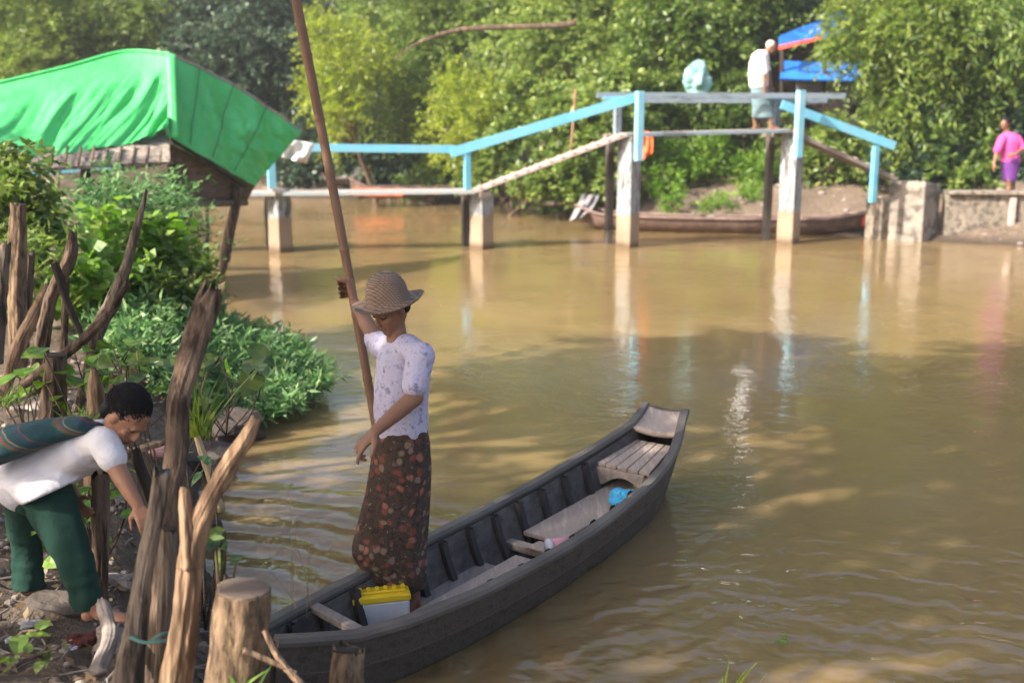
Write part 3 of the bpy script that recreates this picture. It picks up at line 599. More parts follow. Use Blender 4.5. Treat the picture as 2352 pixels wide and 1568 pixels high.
CU = thing('cup', AZ(1282, 1256, .14), 'pink plastic cup lying on its side in the middle of the boat', 'cup')
p, q = AZ(1262, 1256, .18), AZ(1312, 1246, .18); mb = MB(); mb.tube([p, p + (q - p) * .5, q], [.040, .036, .030], 18); put('cup_body', mb, 'cup_pink', CU)
mb = MB(); mb.tube([p - (q - p) * .06, p + (q - p) * .04], [.045, .044], 18); put('rim', mb, 'litter_white', CU)
rg = np.random.default_rng(5)
tag(link('leaf_scrap', quads_mesh('leaf_scrap', sprays(AZ(1478, 1112, .19) + rg.normal(size=(5, 3)) * .02, rand_dirs(5, rg), .07, 6, .05, .02, rg), AZ(1478, 1112, .19)), 'leaf_scrap', None, False, AZ(1478, 1112, .19)), 'yellow green leaf scraps beside the blue plastic bag', 'leaves')

# ---------------------------------------------------------------- moored boats at the far bank
def long_boat(pts, beam, hgt, mat, label, par_extra=None, prow=.25):
    P = curve(pts, 26); T = np.gradient(P, axis=0); n = len(P); t = thing('moored_boat', P[n // 2], label, 'boat', 'boats moored at the far bank'); rows = []; rin = []
    for i in range(n):
        u = i / (n - 1); k = min(1, 5 * min(u, 1 - u) + .12) ** .6; d = unit(T[i] * [1, 1, 0]); sd = np.cross(d, (0, 0, 1)); up = prow * max(0, abs(u - .5) * 2 - .72) / .28
        f = lambda a, b: P[i] + sd * beam / 2 * k * a + np.array([0, 0, hgt * b + up])
        rows.append([f(1, 1), f(.9, .5), f(.6, 0.), f(.2, -.25), f(-.2, -.25), f(-.6, 0.), f(-.9, .5), f(-1, 1)])
        rin.append([f(.9, .98), f(.7, .45), f(-.7, .45), f(-.9, .98)])
    mb = MB(); mb.grid(np.array(rows)); put('hull', mb, mat, t); mb = MB(); mb.grid(np.array(rin)); put('lining', mb, 'boat_brown_in', t)
    for j in (0, 7):
        mb = MB(); mb.tube(np.array([r[j] for r in rows]), .035, 6); put('gunwale', mb, mat, t)
    for k in (6, 13, 19):
        mb = MB(); mb.beam(rin[k][0], rin[k][3], .16, .03); put('thwart', mb, 'plank_dark', t, False)
    return t
LB = long_boat([A(1325, 512, 22.7), A(1480, 524, 22.2), A(1760, 530, 21.75), A(2012, 530, 21.4)], .75, .26, 'boat_brown', 'long reddish brown wooden boat moored along the far bank behind the bridge piers', prow=.12)
mb = MB(); q = A(1996, 505, 21.25); mb.box(q, (.13, .05, .13), sqrot(R(-15))); bevel(put('painted_end', mb, 'red', LB, False), .02)
OB = long_boat([A(805, 448, 28.2), A(900, 450, 28.4), A(1010, 446, 28.8), A(1115, 436, 29.4)], .8, .22, 'boat_brown', 'brown boat with an orange painted side and pointed orange prow beneath the low bridge rail', prow=.2)
p0, p1 = A(812, 440, 27.75), A(925, 442, 27.95); mb = MB(); mb.beam(p0, p1, .03, .2); put('side_panel', mb, 'orange', OB, False)
mb = MB(); a = A(1085, 430, 29); mb.add([a + [0, -.2, 0], a + [.5, -.1, .42], a + [.55, .1, .40], a + [.2, .3, 0], a + [.4, 0, -.15]], [(0, 1, 2, 3), (0, 4, 1), (1, 4, 2), (2, 4, 3), (0, 3, 4)]); put('prow', mb, 'orange', OB, False)
MBT = long_boat([A(745, 420, 31.2), A(800, 422, 31), A(870, 418, 31.2)], .7, .16, 'boat_brown_in', 'dark low motor boat with a pale engine and yellow can at the shaded far bank', prow=.1)
mb = MB(); q = A(808, 405, 30.9); mb.beam(q - [.45, 0, .06], q + [.35, 0, .05], .12, .07); mb.box(q + [.2, 0, .12], (.12, .1, .09)); bevel(put('engine', mb, 'grey_cloth', MBT, False), .02)
mb = MB(); q = A(829, 396, 30.9); mb.box(q, (.07, .07, .14), sqrot(R(20))); bevel(put('engine_tank', mb, 'litter_pink', MBT, False), .02)
mb = MB(); q = A(851, 392, 30.9); mb.tube([q - [0, 0, .14], q + [0, 0, .10], q + [.02, 0, .16]], [.06, .06, .025], 10); put('fuel_can', mb, 'yellow', MBT)
def sheet(nm, corners, mat, label, cat, drop=.0, seed=1, n=14, th=.012, par=None, wr=.03, group=None):
    """a hanging or draped cloth over four corners (world points a b c d)"""
    a, b, c, d = [np.asarray(q, float) for q in corners]; rg = np.random.default_rng(seed); u = np.linspace(0, 1, n)[:, None, None]; v = np.linspace(0, 1, n)[None, :, None]
    G = (a * (1 - u) + b * u) * (1 - v) + (d * (1 - u) + c * u) * v; nn = unit(np.cross(b - a, d - a)); k = rg.uniform(0, 6, 4)
    wv = (np.sin(9 * u + 4 * v + k[0]) + .7 * np.sin(15 * u - 3 * v + k[1]) + .5 * np.sin(7 * v + 5 * u + k[2])) * wr * (.3 + v); G = G + nn * wv; G[..., 2] -= (drop * np.sin(math.pi * u) * np.sin(math.pi * v))[..., 0]
    mb = MB(); mb.grid(G)
    if par is not None: return solid(put(nm, mb, mat, par), th)
    o = solid(put(nm, mb, mat, None, True, (a + b + c + d) / 4), th); return tag(o, label, cat, group)
sheet('grey_cloth', [A(1340, 446, 22.9), A(1378, 450, 23.1), A(1352, 492, 22.3), A(1308, 508, 22.2)], 'grey_cloth', 'grey cloth draped over the stern of the long brown boat', 'cloth', seed=4, wr=.05)
for pts, lab in (((( 1195, 470, 26.5), (1260, 468, 25.6), (1345, 470, 24.4)), 'pale straight driftwood pole lying along the dark mud below the ramp'),
                 (((1150, 470, 28.3), (1180, 440, 28.3), (1235, 415, 28.2)), 'dark leaning driftwood log on the mud behind the second pier')):
    mb = MB(); mb.tube(curve([A(*q) for q in pts], 8), .06, 7, .1, .1); q = A(*pts[1]); tag(put('driftwood', mb, 'bark_grey' if 'pale' in lab else 'bark_dark', None, True, q), lab, 'log')

# ---------------------------------------------------------------- hut on stilts with the green tarpaulin
HU = thing('river_hut', (-5.6, 15.2, 0), 'stilt hut with dark mat walls and a pale thatched eave under a green tarpaulin', 'hut')
TP = None
def quadgrid(a, b, c, d, n=40, m=40):                # a,b along u at v=0 ; d,c at v=1
    u = np.linspace(0, 1, n)[:, None, None]; v = np.linspace(0, 1, m)[None, :, None]; a, b, c, d = map(np.asarray, (a, b, c, d))
    return (a * (1 - u) + b * u) * (1 - v) + (d * (1 - u) + c * u) * v, u, v
apx, crs = A(390, 127, 15.0), A(392, 316, 14.15)
TP = thing('tarpaulin', apx, 'bright green tarpaulin spread over the roof of the river hut', 'tarpaulin')
rdg = curve([A(-260, 262, 13.4), A(-60, 208, 14.0), A(140, 160, 14.6), A(285, 122, 15.05), apx], 200); evs = curve([A(-260, 392, 11.9), A(-60, 345, 12.4), A(95, 366, 12.9), A(150, 362, 13.1), A(240, 345, 13.5), A(330, 322, 13.85), A(386, 303, 14.1)], 200)
u = np.linspace(0, 1, 200)[:, None, None]; v = np.linspace(0, 1, 70)[None, :, None]
G = rdg[:, None] * (1 - v) + evs[:, None] * v
s_ = (u * 34 + v * 13)
fb_ = fbm(u * 9 + v * 3.4 + 0 * v, v * 1.3 + 0 * u, 4, 77); fb2 = fbm(u * 26 + v * 9, v * 2.2 + 0 * u, 3, 78)
fold = (np.abs(np.sin(s_ * .5 + 2.2 * fb_)) - .5 + .55 * np.abs(np.sin(s_ * .83 + 1.3 + 2 * fb_)) + .7 * fb_ + .5 * fb2) * .085 * np.sin(np.clip(v * 1.25 + .02, 0, 1) * math.pi * .5) * np.clip((v - .17) * 8, .06, 1)
G = G + np.array([.3, -.75, .55]) * fold; G[..., 2] -= (.09 * np.sin(math.pi * v) )[..., 0]
mb = MB(); mb.grid(G); solid(put('front_sheet', mb, 'tarp', TP), .004)
mb = MB(); mb.tube(rdg[:, :] + [0, .02, .015], .03, 7); put('ridge_hem', mb, 'tarp', TP)
t2, b2 = A(690, 306, 16.8), A(585, 428, 15.7); t1 = apx + [0, .0, 0]; b1 = crs
G, u, v = quadgrid(t1, t2, b2, b1, 130, 80); s_ = u * 15 - v * 6; fb_ = fbm(u * 4 + v * 3, v * 3 - u * 2, 4, 79)
fold = (np.sin(s_) * .6 + np.sin(s_ * 2.1 + 1) * .45 + .5 * np.sin(9 * u + 3 * v) + 1.1 * fb_ + .5 * np.abs(np.sin((u * 9 - v * 16) + 3 * fb_)) * (u > .3)) * .06 * np.sin(math.pi * np.clip(v * .8 + .1, 0, 1)) * (.35 + u)
G = G + np.array([.6, -.7, .4]) * fold; G[..., 2] += (.10 * np.sin(math.pi * u) * (1 - v))[..., 0]; GS = G.copy()
mb = MB(); mb.grid(G); solid(put('side_sheet', mb, 'tarp', TP), .004)
mb = MB(); mb.tube(G[:, 0] + [0, .01, .01], .022, 7); put('ridge_hem', mb, 'deck', TP)
G, u, v = quadgrid(apx + [-.06, -.03, 0], apx + [.1, -.05, 0], crs + [.12, -.06, 0], crs + [-.06, 0, -.02], 8, 16); G = G + np.array([0, -1, .2]) * (.05 * np.sin(u * math.pi)); mb = MB(); mb.grid(G); solid(put('corner_fold', mb, 'tarp', TP), .004)
for ui in (26, 58, 92):                              # ropes that tie the sheet down
    mb = MB(); mb.tube(GS[ui, ::4] + np.array([.02, -.02, .012]), .005, 6); put('tie_rope', mb, 'bark_dark', TP)
def hp(nm, corners, mat, th=.04):
    P = [np.asarray(c, float) for c in corners]; G, u, v = quadgrid(P[0], P[1], P[2], P[3], 10, 8); mb = MB(); mb.grid(G); return solid(put(nm, mb, mat, HU, False), th)
hp('thatch_eave', [A(60, 345, 13.2), A(388, 300, 14.5), A(390, 374, 13.5), A(60, 392, 12.3)], 'thatch')
for px in range(118, 390, 31):
    mb = MB(); mb.tube([A(px + 6, 338, 12.75 + .0038 * (px - 60)), A(px, 379, 12.2 + .0037 * (px - 60))], .017, 6); put('thatch_batten', mb, 'bark', HU)
hp('mat_wall', [A(386, 330, 14.5), A(585, 425, 15.9), A(560, 470, 15.95), A(386, 470, 14.6)], 'mat_wall'); hp('mat_wall', [A(60, 430, 15.8), A(400, 375, 15.6), A(400, 470, 15.6), A(60, 470, 15.8)], 'mat_wall')
for a, b, r, m in (((385, 470, 14.6), (566, 466, 15.8), .045, 'cutwood'), ((475, 455, 15.6), (470, 640, 15.6), .028, 'bark_dark'), ((548, 428, 15.6), (502, 640, 15.6), .075, 'bark'), ((530, 470, 15.8), (523, 600, 15.8), .04, 'bark_grey'), ((400, 380, 14.6), (400, 660, 14.6), .04, 'bark_dark'), ((200, 380, 14), (196, 700, 14), .05, 'bark_dark'), ((395, 320, 14.25), (560, 428, 15.6), .03, 'bark_dark')):
    mb = MB(); mb.tube(curve([A(*a), (A(*a) + A(*b)) / 2 + [.02, 0, 0], A(*b)], 6), r, 8, .06); put('stilt' if a[1] < 469 else 'floor_beam', mb, m, HU)
for k, (px, py) in enumerate(((128, 480), (178, 470), (250, 420))):
    mb = MB(); mb.tube([A(px + 12, 372, 13.2), A(px, py, 13.2)], .016, 7); put('bamboo_prop', mb, 'bamboo' if k else 'freshwood', HU)
sheet('white_cloth', [A(655, 318, 17.3), A(722, 330, 17.4), A(704, 376, 17.4), A(648, 362, 17.3)], 'white_cloth', 'white cloth hanging on the bridge rail beyond the corner of the green tarpaulin', 'cloth', seed=8, wr=.04)

# ---------------------------------------------------------------- shack on the far bank
SH = thing('shack', A(1870, 250, 26), 'small shack with bright blue sheet roof and awning behind the old man', 'shack')
def sp(nm, c, mat, th=.04): 
    G, u, v = quadgrid(*[A(*q) for q in c], 8, 6); mb = MB(); mb.grid(G); return solid(put(nm, mb, mat, SH, False), th)
sp('roof', [(1790, 84, 26), (1930, 30, 28.5), (1990, 70, 28), (1790, 108, 25.6)], 'blue_sheet'); sp('roof_edge', [(1788, 106, 25.55), (1885, 84, 25.4), (1885, 92, 25.4), (1788, 116, 25.5)], 'red')
sp('awning', [(1800, 142, 26.4), (2060, 150, 26.6), (2060, 190, 25.6), (1790, 182, 25.4)], 'blue_sheet'); sp('wall', [(1760, 100, 27.4), (2060, 100, 27.4), (2060, 265, 27.4), (1760, 265, 27.4)], 'bark_dark')
sp('low_wall', [(1830, 190, 26.3), (1975, 190, 26.3), (1975, 240, 26.3), (1830, 240, 26.3)], 'wall_pale')
for px in (1796, 1895, 1985):
    mb = MB(); mb.tube([A(px, 100, 25.8), A(px, 300, 25.8)], .05, 8); put('post', mb, 'bark_dark', SH)
mb = MB(); mb.tube([A(1975, 152, 24.8), A(2000, 240, 24.6)], .045, 8); tag(put('bamboo_stake', mb, 'yellow_bamboo', None, True, A(1975, 152, 24.8)), 'yellow leaning bamboo stake in the leaves beside the blue awning', 'stake')
mb = MB(); mb.tube(curve([A(1322, 205, 23.5), A(1318, 270, 23.5), A(1310, 360, 23.5)], 6), .03, 7); tag(put('bamboo_stake', mb, 'bamboo', None, True, A(1322, 205, 23.5)), 'thin upright brown stake in the bushes behind the ramp rail', 'stake')
crumple('water_tank', A(1600, 224, 24.0), (.27, .27, .34), 'teal_cloth', 'pale teal covered bundle among the bushes behind the level rail', 'bundle', 21, .9)
sheet('orange_cloth', [A(1478, 300, 21.5), A(1502, 305, 21.5), A(1498, 352, 21.5), A(1474, 370, 21.5)], 'orange', 'orange cloth hanging behind the tall blue post of the third pier', 'cloth', seed=5, wr=.03)
sheet('pale_cloth', [A(2200, 235, 24.5), A(2262, 222, 24.6), A(2258, 262, 24.5), A(2205, 272, 24.5)], 'litter_pink', 'faded pink cloth hung in the dark bushes above the pink shirted woman', 'cloth', seed=6, wr=.04)
# ---------------------------------------------------------------- people
def frame_of(f, up=(0, 0, 1)):
    f = unit(f); s = unit(np.cross(f, up)); u = np.cross(s, f); return f, s, u
def head(mb, c, fwd, up, s=1.0):
    f, sd, u = frame_of(fwd, up); c = np.asarray(c, float)
    def e(df, ds, du, rf, rs, ru): mb.ell(c + (f * df + sd * ds + u * du) * s, np.array([sd * rs, f * rf, u * ru]) * s)
    e(-.008, 0, .022, .094, .074, .088); e(.028, 0, -.045, .060, .056, .062); e(.058, 0, -.088, .026, .030, .022); e(.0, 0, -.02, .08, .066, .08)
    e(.091, 0, -.018, .016, .011, .024); e(.096, 0, -.030, .014, .016, .010); e(.076, 0, .020, .018, .045, .011)
    e(.082, 0, -.056, .012, .022, .006); e(.079, 0, -.067, .012, .019, .006)
    for k in (-1, 1):
        e(-.006, k * .074, -.008, .020, .009, .032); e(.056, k * .036, -.028, .020, .018, .018); e(.074, k * .031, .001, .012, .014, .008)
def face_mats(me, off, c, fwd, up, s=1.0):
    f, sd, u = frame_of(fwd, up); n = len(me.polygons); cen = np.empty(n * 3); me.polygons.foreach_get('center', cen); q = (cen.reshape(-1, 3) + np.asarray(off) - np.asarray(c)) / s
    a, b, h = q @ f, q @ sd, q @ u; idx = np.zeros(n, np.int32)
    for k in (-1, 1): idx[(((b - k * .031) / .014) ** 2 + ((h - .001) / .0055) ** 2 < 1) & (a > .05)] = 1
    for k in () : idx[(((b - k * .033) / .017) ** 2 + ((h - .021) / .0028) ** 2 < 1) & (a > .05)] = 1
    idx[((b / .022) ** 2 + ((h + .061) / .010) ** 2 < 1) & (a > .06)] = 2; return idx
def hand(mb, wrist, d, nrm, thumb, s=1.0, curl=(.35, .45, .5, .55), spread=.06):
    """palm from the wrist along d; the fingers curl towards nrm; the thumb leaves the side called thumb"""
    d = unit(d); nrm = unit(np.asarray(nrm, float) - d * (np.asarray(nrm, float) @ d)); sd = np.cross(d, nrm)
    if sd @ np.asarray(thumb, float) < 0: sd = -sd
    w_ = np.asarray(wrist, float); L = .075 * s
    for k, x in enumerate((-.026, -.009, .009, .026)): mb.limb([w_ + sd * x * .4 * s, w_ + d * L * .6 + sd * x * .9 * s, w_ + d * L + sd * x * s], [.016 * s, .0135 * s, .0115 * s], 8)
    ln = [.072, .080, .074, .058]
    for k in range(4):                                # index first: nearest the thumb
        x = (.028, .0095, -.0095, -.027)[k]; p = w_ + d * L + sd * x * s; a = curl[k] * .6; dd = unit(d + sd * spread * (1.5 - k)); pts = [p]; rad = [.0108 * s]
        for seg, fr in enumerate((.45, .32, .23)):
            v_ = dd * math.cos(a) + nrm * math.sin(a); p = p + v_ * ln[k] * s * fr; pts.append(p); rad.append((.0098, .0088, .0072)[seg] * s); a += curl[k] * 1.1
        mb.limb(pts, rad, 8)
    p = w_ + d * .018 * s + sd * .026 * s; v1 = unit(d * .7 + sd * .75 + nrm * .35); v2 = unit(d * .95 + sd * .3 + nrm * .45)
    mb.limb([p - sd * .012 * s, p + v1 * .035 * s, p + v1 * .035 * s + v2 * .03 * s, p + v1 * .035 * s + v2 * .052 * s], [.016 * s, .0125 * s, .0105 * s, .008 * s], 8)
def grip(mb, wrist, pole_p, pole_d, rp, s=1.0):
    """a fist closed round a pole that passes pole_p along pole_d"""
    ax = unit(pole_d); w_ = np.asarray(wrist, float); o = w_ - pole_p; o = unit(o - ax * (o @ ax)); q = np.cross(ax, o); rr = rp + .009 * s
    pc = pole_p + o * (rp + .016 * s)
    for k, x in enumerate((.034, .0115, -.0115, -.034)):
        kn = pc + ax * x * s + q * .012; mb.limb([w_, kn], [.019 * s, .014 * s], 8); pts = []
        for a in np.linspace(.35, 4.3 - .25 * (k == 3), 8): pts.append(pole_p + ax * x * s + (o * math.cos(a) + q * math.sin(a)) * rr)
        mb.limb([kn] + pts, [.0105 * s] + list(np.linspace(.0095, .0078, 8) * s), 8)
    pts = [pole_p + ax * (.030 + .007 * i) * s + (o * math.cos(-a) + q * math.sin(-a)) * (rr + .003) for i, a in enumerate(np.linspace(.3, 2.6, 6))]
    mb.limb([w_ + ax * .02 * s] + pts, [.018 * s, .014 * s, .012 * s, .0115 * s, .0105 * s, .0095 * s, .008 * s], 8)
def foot(mb, ankle, d, s=1.0):
    d = unit(np.asarray(d, float) * [1, 1, 1]); a = np.asarray(ankle, float); u = np.array([0, 0, 1.]); sd = unit(np.cross(d, u)); u = np.cross(sd, d)
    mb.limb([a, a - u * .035 * s + d * .03 * s, a - u * .055 * s + d * .10 * s, a - u * .062 * s + d * .145 * s], [.036 * s, .036 * s, .032 * s, .022 * s], 10); mb.ball(a - u * .045 * s - d * .035 * s, .030 * s)
    for k, (x, l, r) in enumerate(((-.030, .062, .0125), (-.012, .06, .0095), (.003, .053, .009), (.017, .045, .0085), (.030, .035, .008))):
        p = a - u * .062 * s + d * .13 * s + sd * x * s; mb.limb([p, p + d * l * s * .9 - u * .006 * s], [r * 1.1 * s, r * s], 7)
def silh(rows, n=36, ratio=.62, fold=None, yaw=0.0):
    """rings from silhouettes: (left px, right px, py, Y[, ratio]) -> horizontal ellipses"""
    out = []; a = np.arange(n) * 2 * math.pi / n
    for i, rw in enumerate(rows):
        xl, xr, py, Y = rw[:4]; rt = rw[4] if len(rw) > 4 else ratio; p, q = A(xl, py, Y), A(xr, py, Y); c = (p + q) / 2; h = (q[0] - p[0]) / 2
        rr = 1 + (fold(a, i / (len(rows) - 1)) if fold else 0); out.append(np.stack([c[0] + h * np.cos(a) * rr, c[1] + h * rt * np.sin(a) * rr, np.full(n, c[2])], 1))
    return out
def body_finish(nm, mb, root, mat, voxel, face=None, it=3):
    off = np.array(root.location); me = remeshed(nm, mb, voxel, it, off); idx = face_mats(me, off, *face) if face else None
    o = link(nm, me, [mat, 'eye', 'lip'], root)
    if idx is not None: me.polygons.foreach_set('material_index', idx)
    return o
def cloth(nm, mb, root, mat, voxel=.009, it=5): return link(nm, remeshed(nm, mb, voxel, it, np.array(root.location)), mat, root)

# the woman who poles the boat
WO = thing('person', bw(.9, -.10, .07), 'person in a brimmed woven hat, lavender blouse and floral longyi standing in the boat', 'person')
pole_b, pole_h = A(908, 1290, 4.86), A(793, 664, 5.06); pole_h = pole_h; pd = unit(pole_h - pole_b)
mb = MB(); hc = A(896, 709, 4.62); hf = unit((-.62, -.62, -.42)); hu = unit((-.25, -.25, 1)); head(mb, hc, hf, hu, .93)
mb.limb([hc + [.012, .02, -.05], A(911, 770, 4.64), A(914, 800, 4.64)], [.047, .046, .056])
sh_r, el_r, wr_r = A(877, 795, 4.72), A(846, 750, 4.86), pole_h + np.array([.045, -.03, -.055])
mb.limb([A(925, 800, 4.64), sh_r, el_r], [.055, .047, .038]); mb.limb([el_r, (el_r + wr_r) / 2, wr_r], [.039, .034, .024]); grip(mb, wr_r, pole_h + pd * .0, pd, .021)
sh_l, el_l, wr_l = A(958, 815, 4.52), A(952, 912, 4.46), A(862, 990, 4.34)
mb.limb([A(925, 812, 4.61), sh_l, el_l], [.045, .048, .039]); mb.limb([el_l, (el_l * .55 + wr_l * .45), wr_l], [.040, .036, .025]); hd = unit(A(822, 1030, 4.30) - wr_l)
hand(mb, wr_l, hd, (.45, .3, -.8), (-.5, -.6, -.3), 1.05, (.28, .75, .85, .9))
mb.limb([A(915, 815, 4.64), A(920, 900, 4.63), A(920, 1000, 4.62)], [.055, .06, .06])
ank_l, ank_r = A(950, 1378, 4.575), A(880, 1385, 4.63)
for ank, hip in ((ank_l, A(932, 1020, 4.61)), (ank_r, A(900, 1020, 4.62))):
    kn = (ank + hip) / 2 + [-.01, -.03, 0]; mb.limb([hip, kn, ank * .62 + kn * .38, ank], [.05, .045, .042, .031]); foot(mb, ank, (-.7, -.6, 0), .92)
body_finish('body', mb, WO, 'skin', .005, (hc, hf, hu, .93))
hrc = hc + hf * -.02 + hu * .02; mb = MB(); mb.ell(hrc - hf * .005, np.eye(3) * .078); mb.ell(hc - hf * .07 - hu * .03, np.eye(3) * .035); cloth('hair', mb, WO, 'hair', .006, 2)
mb = MB(); wv = lambda a, t: (.030 * np.sin(5 * a + 7 * t) + .026 * np.sin(9 * a - 9 * t)) * (.2 + .8 * t)
mb.rings(silh([(886, 942, 783, 4.635, .85), (876, 962, 793, 4.635, .8), (866, 984, 816, 4.63, .7), (862, 988, 850, 4.63, .72), (859, 986, 900, 4.62, .76), (858, 983, 940, 4.62, .78), (861, 984, 965, 4.62, .78), (862, 982, 1000, 4.61, .76)], 36, .7, wv), 36)
mb.limb([A(935, 800, 4.6), A(966, 818, 4.52), A(953, 885, 4.47)], [.066, .066, .058]); mb.limb([A(905, 800, 4.66), A(877, 798, 4.71), A(861, 778, 4.80)], [.062, .060, .052])
sv = cloth('blouse', mb, WO, 'blouse', .008, 5)
mb = MB(); fl = lambda a, t: (.030 * np.sin(7 * a + 2 * t) + .028 * np.sin(4 * a - 3 * t + 1) + .022 * np.sin(13 * a + 3 * t)) * (.3 + t)
mb.rings(silh([(862, 982, 985, 4.61, .74), (855, 987, 1020, 4.61, .76), (849, 990, 1070, 4.6, .78), (838, 988, 1130, 4.6, .76), (824, 985, 1185, 4.59, .74), (809, 981, 1240, 4.59, .72), (808, 979, 1268, 4.585, .70), (828, 980, 1300, 4.58, .70), (842, 981, 1330, 4.58, .66), (847, 976, 1350, 4.58, .62)], 44, .7, fl), 44)
o = cloth('longyi', mb, WO, 'floral', .009, 4)
# the hat: dome and brim as one lathe, tipped forward over the face
mb = MB(); hup = unit(hu * .85 + np.array([.0, .12, .22])); hx = unit(np.cross(hup, (0, 1, 0.2))); hy = np.cross(hup, hx); hb = hc + hu * .030 - hf * .006; rows = []
prof = [(.0, .135), (.03, .133), (.058, .122), (.080, .100), (.094, .066), (.101, .03), (.106, .006), (.128, -.002), (.152, -.002), (.168, .006), (.170, .003), (.152, -.008), (.126, -.010), (.104, -.004), (.096, .02)]
an = np.arange(40) * 2 * math.pi / 40
for r_, z_ in prof:
    r_ = max(r_ * .95, .001); wob = 1 + .02 * np.sin(3 * an + 1); lift = (.10 * np.maximum(0, r_ - .11)) * 4 * np.cos(2 * an) * .5
    rows.append(hb + (np.cos(an) * r_ * wob)[:, None] * hx + (np.sin(an) * r_ * wob * 1.03)[:, None] * hy + (z_ + lift)[:, None] * hup)
mb.rings(rows, 40, False); put('hat', mb, 'hat', WO)
mb = MB(); P = np.array([pole_b - pd * .75, pole_b, pole_h, pole_h + pd * 2.2]); pth = np.array([P[0] + (P[-1] - P[0]) * t + np.array([.03, 0, 0]) * math.sin(3.1 * t) for t in np.linspace(0, 1, 40)]); ln = np.linalg.norm(P[-1] - P[0])
# nodes of the bamboo
pts, rad = [], []; nod = np.arange(.1, ln, .31)
for s_ in np.sort(np.concatenate([np.linspace(0, ln, 50), nod - .012, nod, nod + .012])):
    t = np.clip(s_ / ln, 0, 1); pts.append([np.interp(t, np.linspace(0, 1, 40), pth[:, k]) for k in range(3)]); rad.append((.019 + .005 * t) * (1.16 if np.min(abs(nod - s_)) < .004 else 1))
mb.tube(pts, rad, 12); tag(put('punting_pole', mb, 'bamboo', None, True, pole_b), 'long brown bamboo punting pole held upright by the person in the boat', 'pole')

# the boy bending down on the bank
BY = thing('person', (-1.5, 3.62, .6), 'child in white shirt and dark green trousers bending down on the bank', 'person')
mb = MB(); hc = A(291, 957, 3.56); hf = unit((.62, -.35, -.72)); hu = unit((.80, -.05, .62)); S = .83; head(mb, hc, hf, hu, S)
ch, pe = A(195, 1022, 3.62), A(85, 1085, 3.68); mb.limb([hc - hu * .04, A(250, 995, 3.60), A(225, 1010, 3.61)], [.038, .040, .052]); mb.limb([A(235, 1010, 3.61), ch, pe], [.068, .088, .085])
sN, eN, wN = A(240, 1022, 3.50), A(285, 1106, 3.43), A(316, 1160, 3.40); mb.limb([ch, sN, eN], [.05, .038, .030]); mb.limb([eN, wN], [.030, .020]); hand(mb, wN, A(330, 1190, 3.37) - wN, (-.3, .6, -.2), (-.2, -.8, 0), .72, (.35, .45, .55, .6))
sF, eF, wF = A(215, 1030, 3.78), A(150, 1105, 3.82), A(178, 1150, 3.76); mb.limb([ch, sF, eF], [.05, .038, .030]); mb.limb([eF, wF], [.030, .020]); hand(mb, wF, A(190, 1175, 3.70) - wF, (.5, -.4, -.2), (.6, -.3, .2), .72, (.4, .5, .55, .6))
hN, kN, aN = A(108, 1118, 3.62), A(168, 1268, 3.505), A(213, 1392, 3.47); hF, kF, aF = A(62, 1118, 3.77), A(61, 1250, 3.848), A(70, 1352, 3.84)
mb.limb([hN, kN, aN], [.06, .042, .03]); mb.limb([hF, kF, aF], [.055, .032, .026]); foot(mb, aN, (.93, -.1, .08), .72); foot(mb, aF, (.9, -.4, 0), .72)
body_finish('body', mb, BY, 'skin_boy', .005, (hc, hf, hu, S))
mb = MB(); f_, s_d, u_ = frame_of(hf, hu); hh = hc + (u_ * .038 - f_ * .030) * S; mb.ell(hh, np.array([s_d * .083, f_ * .097, u_ * .088]) * S); mb.ell(hc + (-f_ * .065 - u_ * .02) * S, np.array([s_d * .068, f_ * .045, u_ * .065]) * S)
rgh = np.random.default_rng(3)
for k in range(0):
    d = unit(rgh.normal(size=3) * .9 + u_ * 1.1 - f_ * .55); p = hh + (s_d * .081 * (d @ s_d) + f_ * .095 * (d @ f_) + u_ * .086 * (d @ u_)) * S; mb.tube([p - d * .012, p - d * .001 + f_ * .010, p - d * .001 + f_ * .024 - u_ * .004 + rgh.normal(size=3) * .003], [.007, .0055, .003], 5)
cloth('hair', mb, BY, 'hair', .0048, 1)
mb = MB()
for k in range(2600):
    d = unit(rgh.normal(size=3) * .9 + u_ * 1.0 - f_ * .5); p = hh + (s_d * .084 * (d @ s_d) + f_ * .098 * (d @ f_) + u_ * .089 * (d @ u_)) * S; g_ = f_ * .9 - u_ * .2 + rgh.normal(size=3) * .28; g_ = unit(g_ - d * (g_ @ d) * .93); mb.tube([p - d * .005, p + g_ * .011 + d * .0015, p + g_ * .026 - d * .001], [.0019, .0016, .0003], 4)
put('hair_strands', mb, 'hair', BY)
def ringdir(c, d, r1, r2, n=28, up=(0, 0, 1), fold=0, ph=0):
    d = unit(d); s1 = unit(np.cross(d, up)); s2 = np.cross(s1, d); a = np.arange(n) * 2 * math.pi / n; q = 1 + fold * (np.sin(4 * a + ph) + .7 * np.sin(7 * a + 2 * ph))
    return np.asarray(c) + (np.cos(a) * r1 * q)[:, None] * s1 + (np.sin(a) * r2 * q)[:, None] * s2
mb = MB(); d_ = unit(ch - pe)
rw = [(A(252, 992, 3.60), .05, .05), (A(238, 1004, 3.605), .085, .066), (A(215, 1018, 3.61), .125, .088), (A(180, 1033, 3.63), .122, .092), (A(135, 1058, 3.65), .12, .098), (A(95, 1080, 3.67), .126, .105), (A(60, 1098, 3.69), .13, .112), (A(38, 1112, 3.70), .12, .11)]
mb.rings([ringdir(c, d_, a_, b_, 32, fold=.02, ph=i) for i, (c, a_, b_) in enumerate(rw)], 32)
mb.limb([A(215, 1015, 3.56), A(240, 1018, 3.50), A(258, 1052, 3.47)], [.07, .056, .05]); mb.limb([A(210, 1015, 3.7), A(215, 1030, 3.78), A(190, 1062, 3.80)], [.07, .06, .055])
